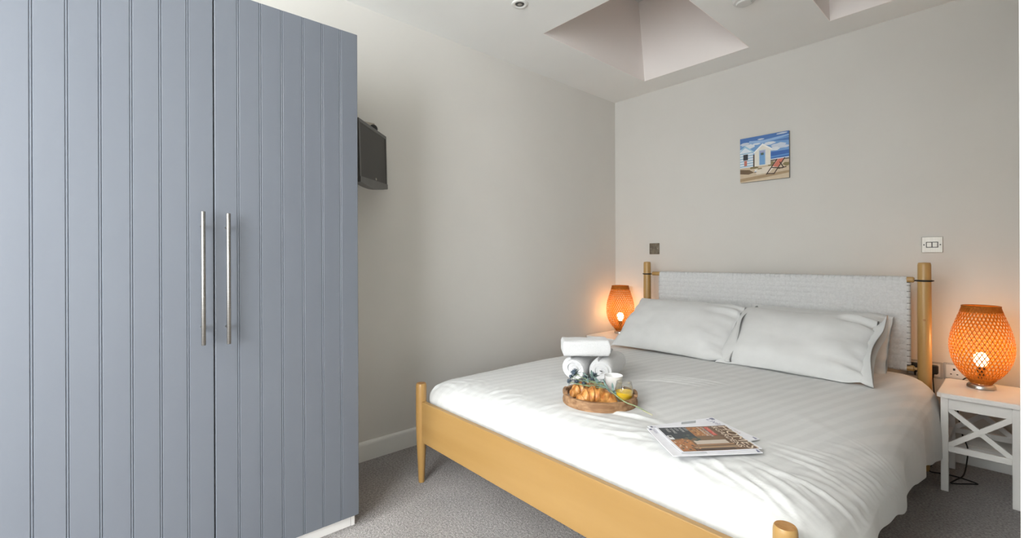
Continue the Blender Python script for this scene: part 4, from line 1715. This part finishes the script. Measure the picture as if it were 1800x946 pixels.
def magazine(name, label, origin, rot, W, Hh, z, th, cover, curl=0.004):
    """pages block + cover; x = reading direction, y = up the page"""
    t = thing(name, label, 'magazine', (origin[0], origin[1], z), rot, 'magazines on the bed')
    nx, ny = 12, 14

    def zf(x, y):
        return curl * (((x / W) - 0.5) ** 2 * 1.2 + 0.5 * (y / Hh) ** 3)

    mb = MB()
    vs, fs = [], []
    for lv in (0, 1):
        for i in range(nx + 1):
            for j in range(ny + 1):
                x, y = W * i / nx, Hh * j / ny
                vs.append((x, y, zf(x, y) + lv * th))
    n = (nx + 1) * (ny + 1)
    I = lambda i, j, l: l * n + i * (ny + 1) + j
    for i in range(nx):
        for j in range(ny):
            fs.append((I(i, j, 1), I(i + 1, j, 1), I(i + 1, j + 1, 1), I(i, j + 1, 1)))
            fs.append((I(i, j, 0), I(i, j + 1, 0), I(i + 1, j + 1, 0), I(i + 1, j, 0)))
    for i in range(nx):
        fs.append((I(i, 0, 0), I(i + 1, 0, 0), I(i + 1, 0, 1), I(i, 0, 1)))
        fs.append((I(i + 1, ny, 0), I(i, ny, 0), I(i, ny, 1), I(i + 1, ny, 1)))
    for j in range(ny):
        fs.append((I(0, j + 1, 0), I(0, j, 0), I(0, j, 1), I(0, j + 1, 1)))
        fs.append((I(nx, j, 0), I(nx, j + 1, 0), I(nx, j + 1, 1), I(nx, j, 1)))
    mb.add(vs, fs)
    mb.build('pages', M['paper'], t)
    mats = []
    cv = MB()
    lay = [0]

    def poly(pts, c):
        lay[0] += 1
        mt_ = flat('print_%03d_%03d_%03d' % tuple(int(v * 999) for v in c), c, 0.3)
        if mt_ not in mats:
            mats.append(mt_)
        # subdivide along x and y by clipping to strips keeps it on the curved page; small pieces only
        vs = [(px * W, py * Hh, zf(px * W, py * Hh) + th + 0.00012 + lay[0] * 0.000025) for px, py in pts]
        cv.add(vs, [tuple(range(len(vs)))], mats.index(mt_))

    def grect(a, b, c, d, col, n=8):
        # gridded rectangle that follows the page
        for i in range(n):
            for j in range(n):
                xa, xb = a + (c - a) * i / n, a + (c - a) * (i + 1) / n
                ya, yb = b + (d - b) * j / n, b + (d - b) * (j + 1) / n
                lay0 = lay[0]
                poly([(xa, ya), (xb, ya), (xb, yb), (xa, yb)], col)
                lay[0] = lay0
        lay[0] += 1
    cover(poly, grect, t, zf, th, W, Hh, lay)
    cv.build('cover_print', mats, t)
    return t


def cover_homes(poly, grect, t, zf, th, W, Hh, lay):
    BR_, BR2, OR_ = (0.10, 0.055, 0.030), (0.19, 0.11, 0.055), (0.42, 0.17, 0.055)
    a, b, c, d = 0.03, 0.03, 1.0, 0.965
    grect(a, b, c, d, BR2, 10)
    grect(a, 0.72, c, d, (0.155, 0.085, 0.045), 6)
    grect(a, b, 0.50, 0.40, (0.030, 0.040, 0.050), 6)
    grect(0.06, 0.40, 0.42, 0.62, OR_, 5)
    grect(0.55, b, 0.98, 0.27, OR_, 5)
    grect(0.60, 0.30, 0.74, 0.72, (0.60, 0.52, 0.44), 5)
    grect(0.74, 0.28, 0.80, 0.76, (0.34, 0.19, 0.10), 5)
    grect(0.84, 0.22, 0.90, 0.80, (0.42, 0.27, 0.15), 5)
    grect(0.90, 0.20, 0.985, 0.70, (0.08, 0.045, 0.03), 5)
    rr = random.Random(5)
    for k in range(70):
        x, y = rr.uniform(.08, .40), rr.uniform(.41, .61)
        s = rr.uniform(.008, .028)
        c_ = rr.choice([(0.55, .27, .10), (0.28, .10, .03), (0.66, .42, .20), (.14, .07, .03), (.50, .32, .16)])
        poly([(x - s, y), (x, y - s * .7), (x + s, y), (x, y + s * .7)], c_)
        lay[0] -= 1
    for k in range(60):
        x, y = rr.uniform(.52, .96), rr.uniform(.05, .30)
        s = rr.uniform(.008, .03)
        c_ = rr.choice([(0.60, .30, .12), (0.30, .10, .03), (0.70, .60, .50), (.14, .07, .03), (.50, .12, .05), (.05, .07, .08)])
        poly([(x - s, y), (x, y - s * .7), (x + s, y), (x, y + s * .7)], c_)
        lay[0] -= 1
    for k in range(26):
        x, y = rr.uniform(.35, .62), rr.uniform(.20, .42)
        s = rr.uniform(.01, .03)
        poly([(x - s, y), (x, y - s), (x + s, y), (x, y + s)], rr.choice([(.03, .07, .06), (.05, .10, .10), (.10, .12, .10), (.22, .17, .12)]))
        lay[0] -= 1
    lay[0] += 2
    grect(0.07, 0.645, 0.42, 0.70, (0.62, 0.045, 0.03), 3)
    grect(0.36, 0.035, 0.52, 0.095, (0.80, 0.80, 0.80), 2)
    grect(0.375, 0.05, 0.44, 0.09, (0.05, 0.05, 0.05), 2)
    zt_ = th + 0.0009

    def TX(x, y, s, txt, mat, sx=1.0, bold=0.0, nm='lettering'):
        bold = 0.0
        T = Matrix.Translation((x * W, y * Hh, zf(x * W, y * Hh) + zt_))
        return text_mesh(txt, s, mat, t, T, nm, sx, bold)
    cream = flat('cream_ink', (0.78, 0.66, 0.52), 0.4)
    white = flat('white_ink', (0.78, 0.78, 0.76), 0.4)
    TX(0.05, 0.850, 0.044, 'HOMES', cream, 1.26, 0.0, 'title_lettering')
    TX(0.05, 0.758, 0.027, '&GARDENS', cream, 1.22, 0.0, 'title_lettering')
    TX(0.08, 0.650, 0.0155, 'CHRISTMAS', flat('pale_red_ink', (0.86, 0.45, 0.38), 0.4), 0.80, 0.0003)
    TX(0.07, 0.595, 0.0120, 'STYLE IDEAS FOR', white, 0.85)
    TX(0.07, 0.545, 0.0120, 'A WARM HOME', white, 0.85)
    for i, s in enumerate(('COSY', 'ROOMS', 'GIFTS', 'TO MAKE', 'TABLES')):
        TX(0.06, 0.355 - 0.062 * i, 0.0125, s, white, 0.85)


def cover_plain(poly, grect, t, zf, th, W, Hh, lay):
    zt_ = th + 0.0006
    grect(0.0, 0.0, 1.0, 1.0, (0.84, 0.84, 0.88), 8)
    grey = flat('lilac_ink', (0.30, 0.30, 0.42), 0.4)
    red = flat('red_ink', (0.55, 0.25, 0.25), 0.4)
    for x, y, s, txt, mt_, sx in ((0.04, 0.86, 0.032, 'Living', grey, 1.2), (0.52, 0.90, 0.016, 'STYLE', red, 1.0), (0.05, 0.05, 0.012, 'INSIDE', grey, 1.0)):
        T = Matrix.Translation((x * W, y * Hh, zf(x * W, y * Hh) + zt_))
        text_mesh(txt, s, mt_, t, T, 'lettering', sx, 0.0)
    poly([(0.90, 0.93), (0.985, 0.93), (0.985, 0.985), (0.90, 0.985)], (0.16, 0.17, 0.28))
    poly([(0.02, 0.93), (0.10, 0.93), (0.10, 0.985), (0.02, 0.985)], (0.16, 0.17, 0.28))
    poly([(0.02, 0.02), (0.07, 0.02), (0.07, 0.05), (0.02, 0.05)], (0.05, 0.06, 0.15))
    poly([(0.02, 0.50), (0.10, 0.45), (0.12, 0.66), (0.03, 0.72)], (0.36, 0.38, 0.40))
    poly([(0.60, 0.10), (0.95, 0.12), (0.96, 0.40), (0.62, 0.42)], (0.62, 0.64, 0.66))


vdir = math.atan2(0.189, 0.147)      # direction of "up the page" in plan
mr = vdir - pi / 2
zm = ZD + 0.0015
magazine('magazine', 'white magazine at the bottom of the stack, its far corner sticking out', (1.495, -1.953), mr + radians(13), 0.205, 0.262, zm, 0.0022, cover_plain)
magazine('magazine', 'white magazine in the middle of the stack, edging the colour cover', (1.508, -1.979), mr + radians(-1.0), 0.212, 0.262, zm + 0.0032, 0.0020, cover_plain)
magazine('magazine', 'home magazine with brown Christmas cover lying on top of the stack', (1.527, -1.959), mr, 0.192, 0.242, zm + 0.0062, 0.0020, cover_homes)
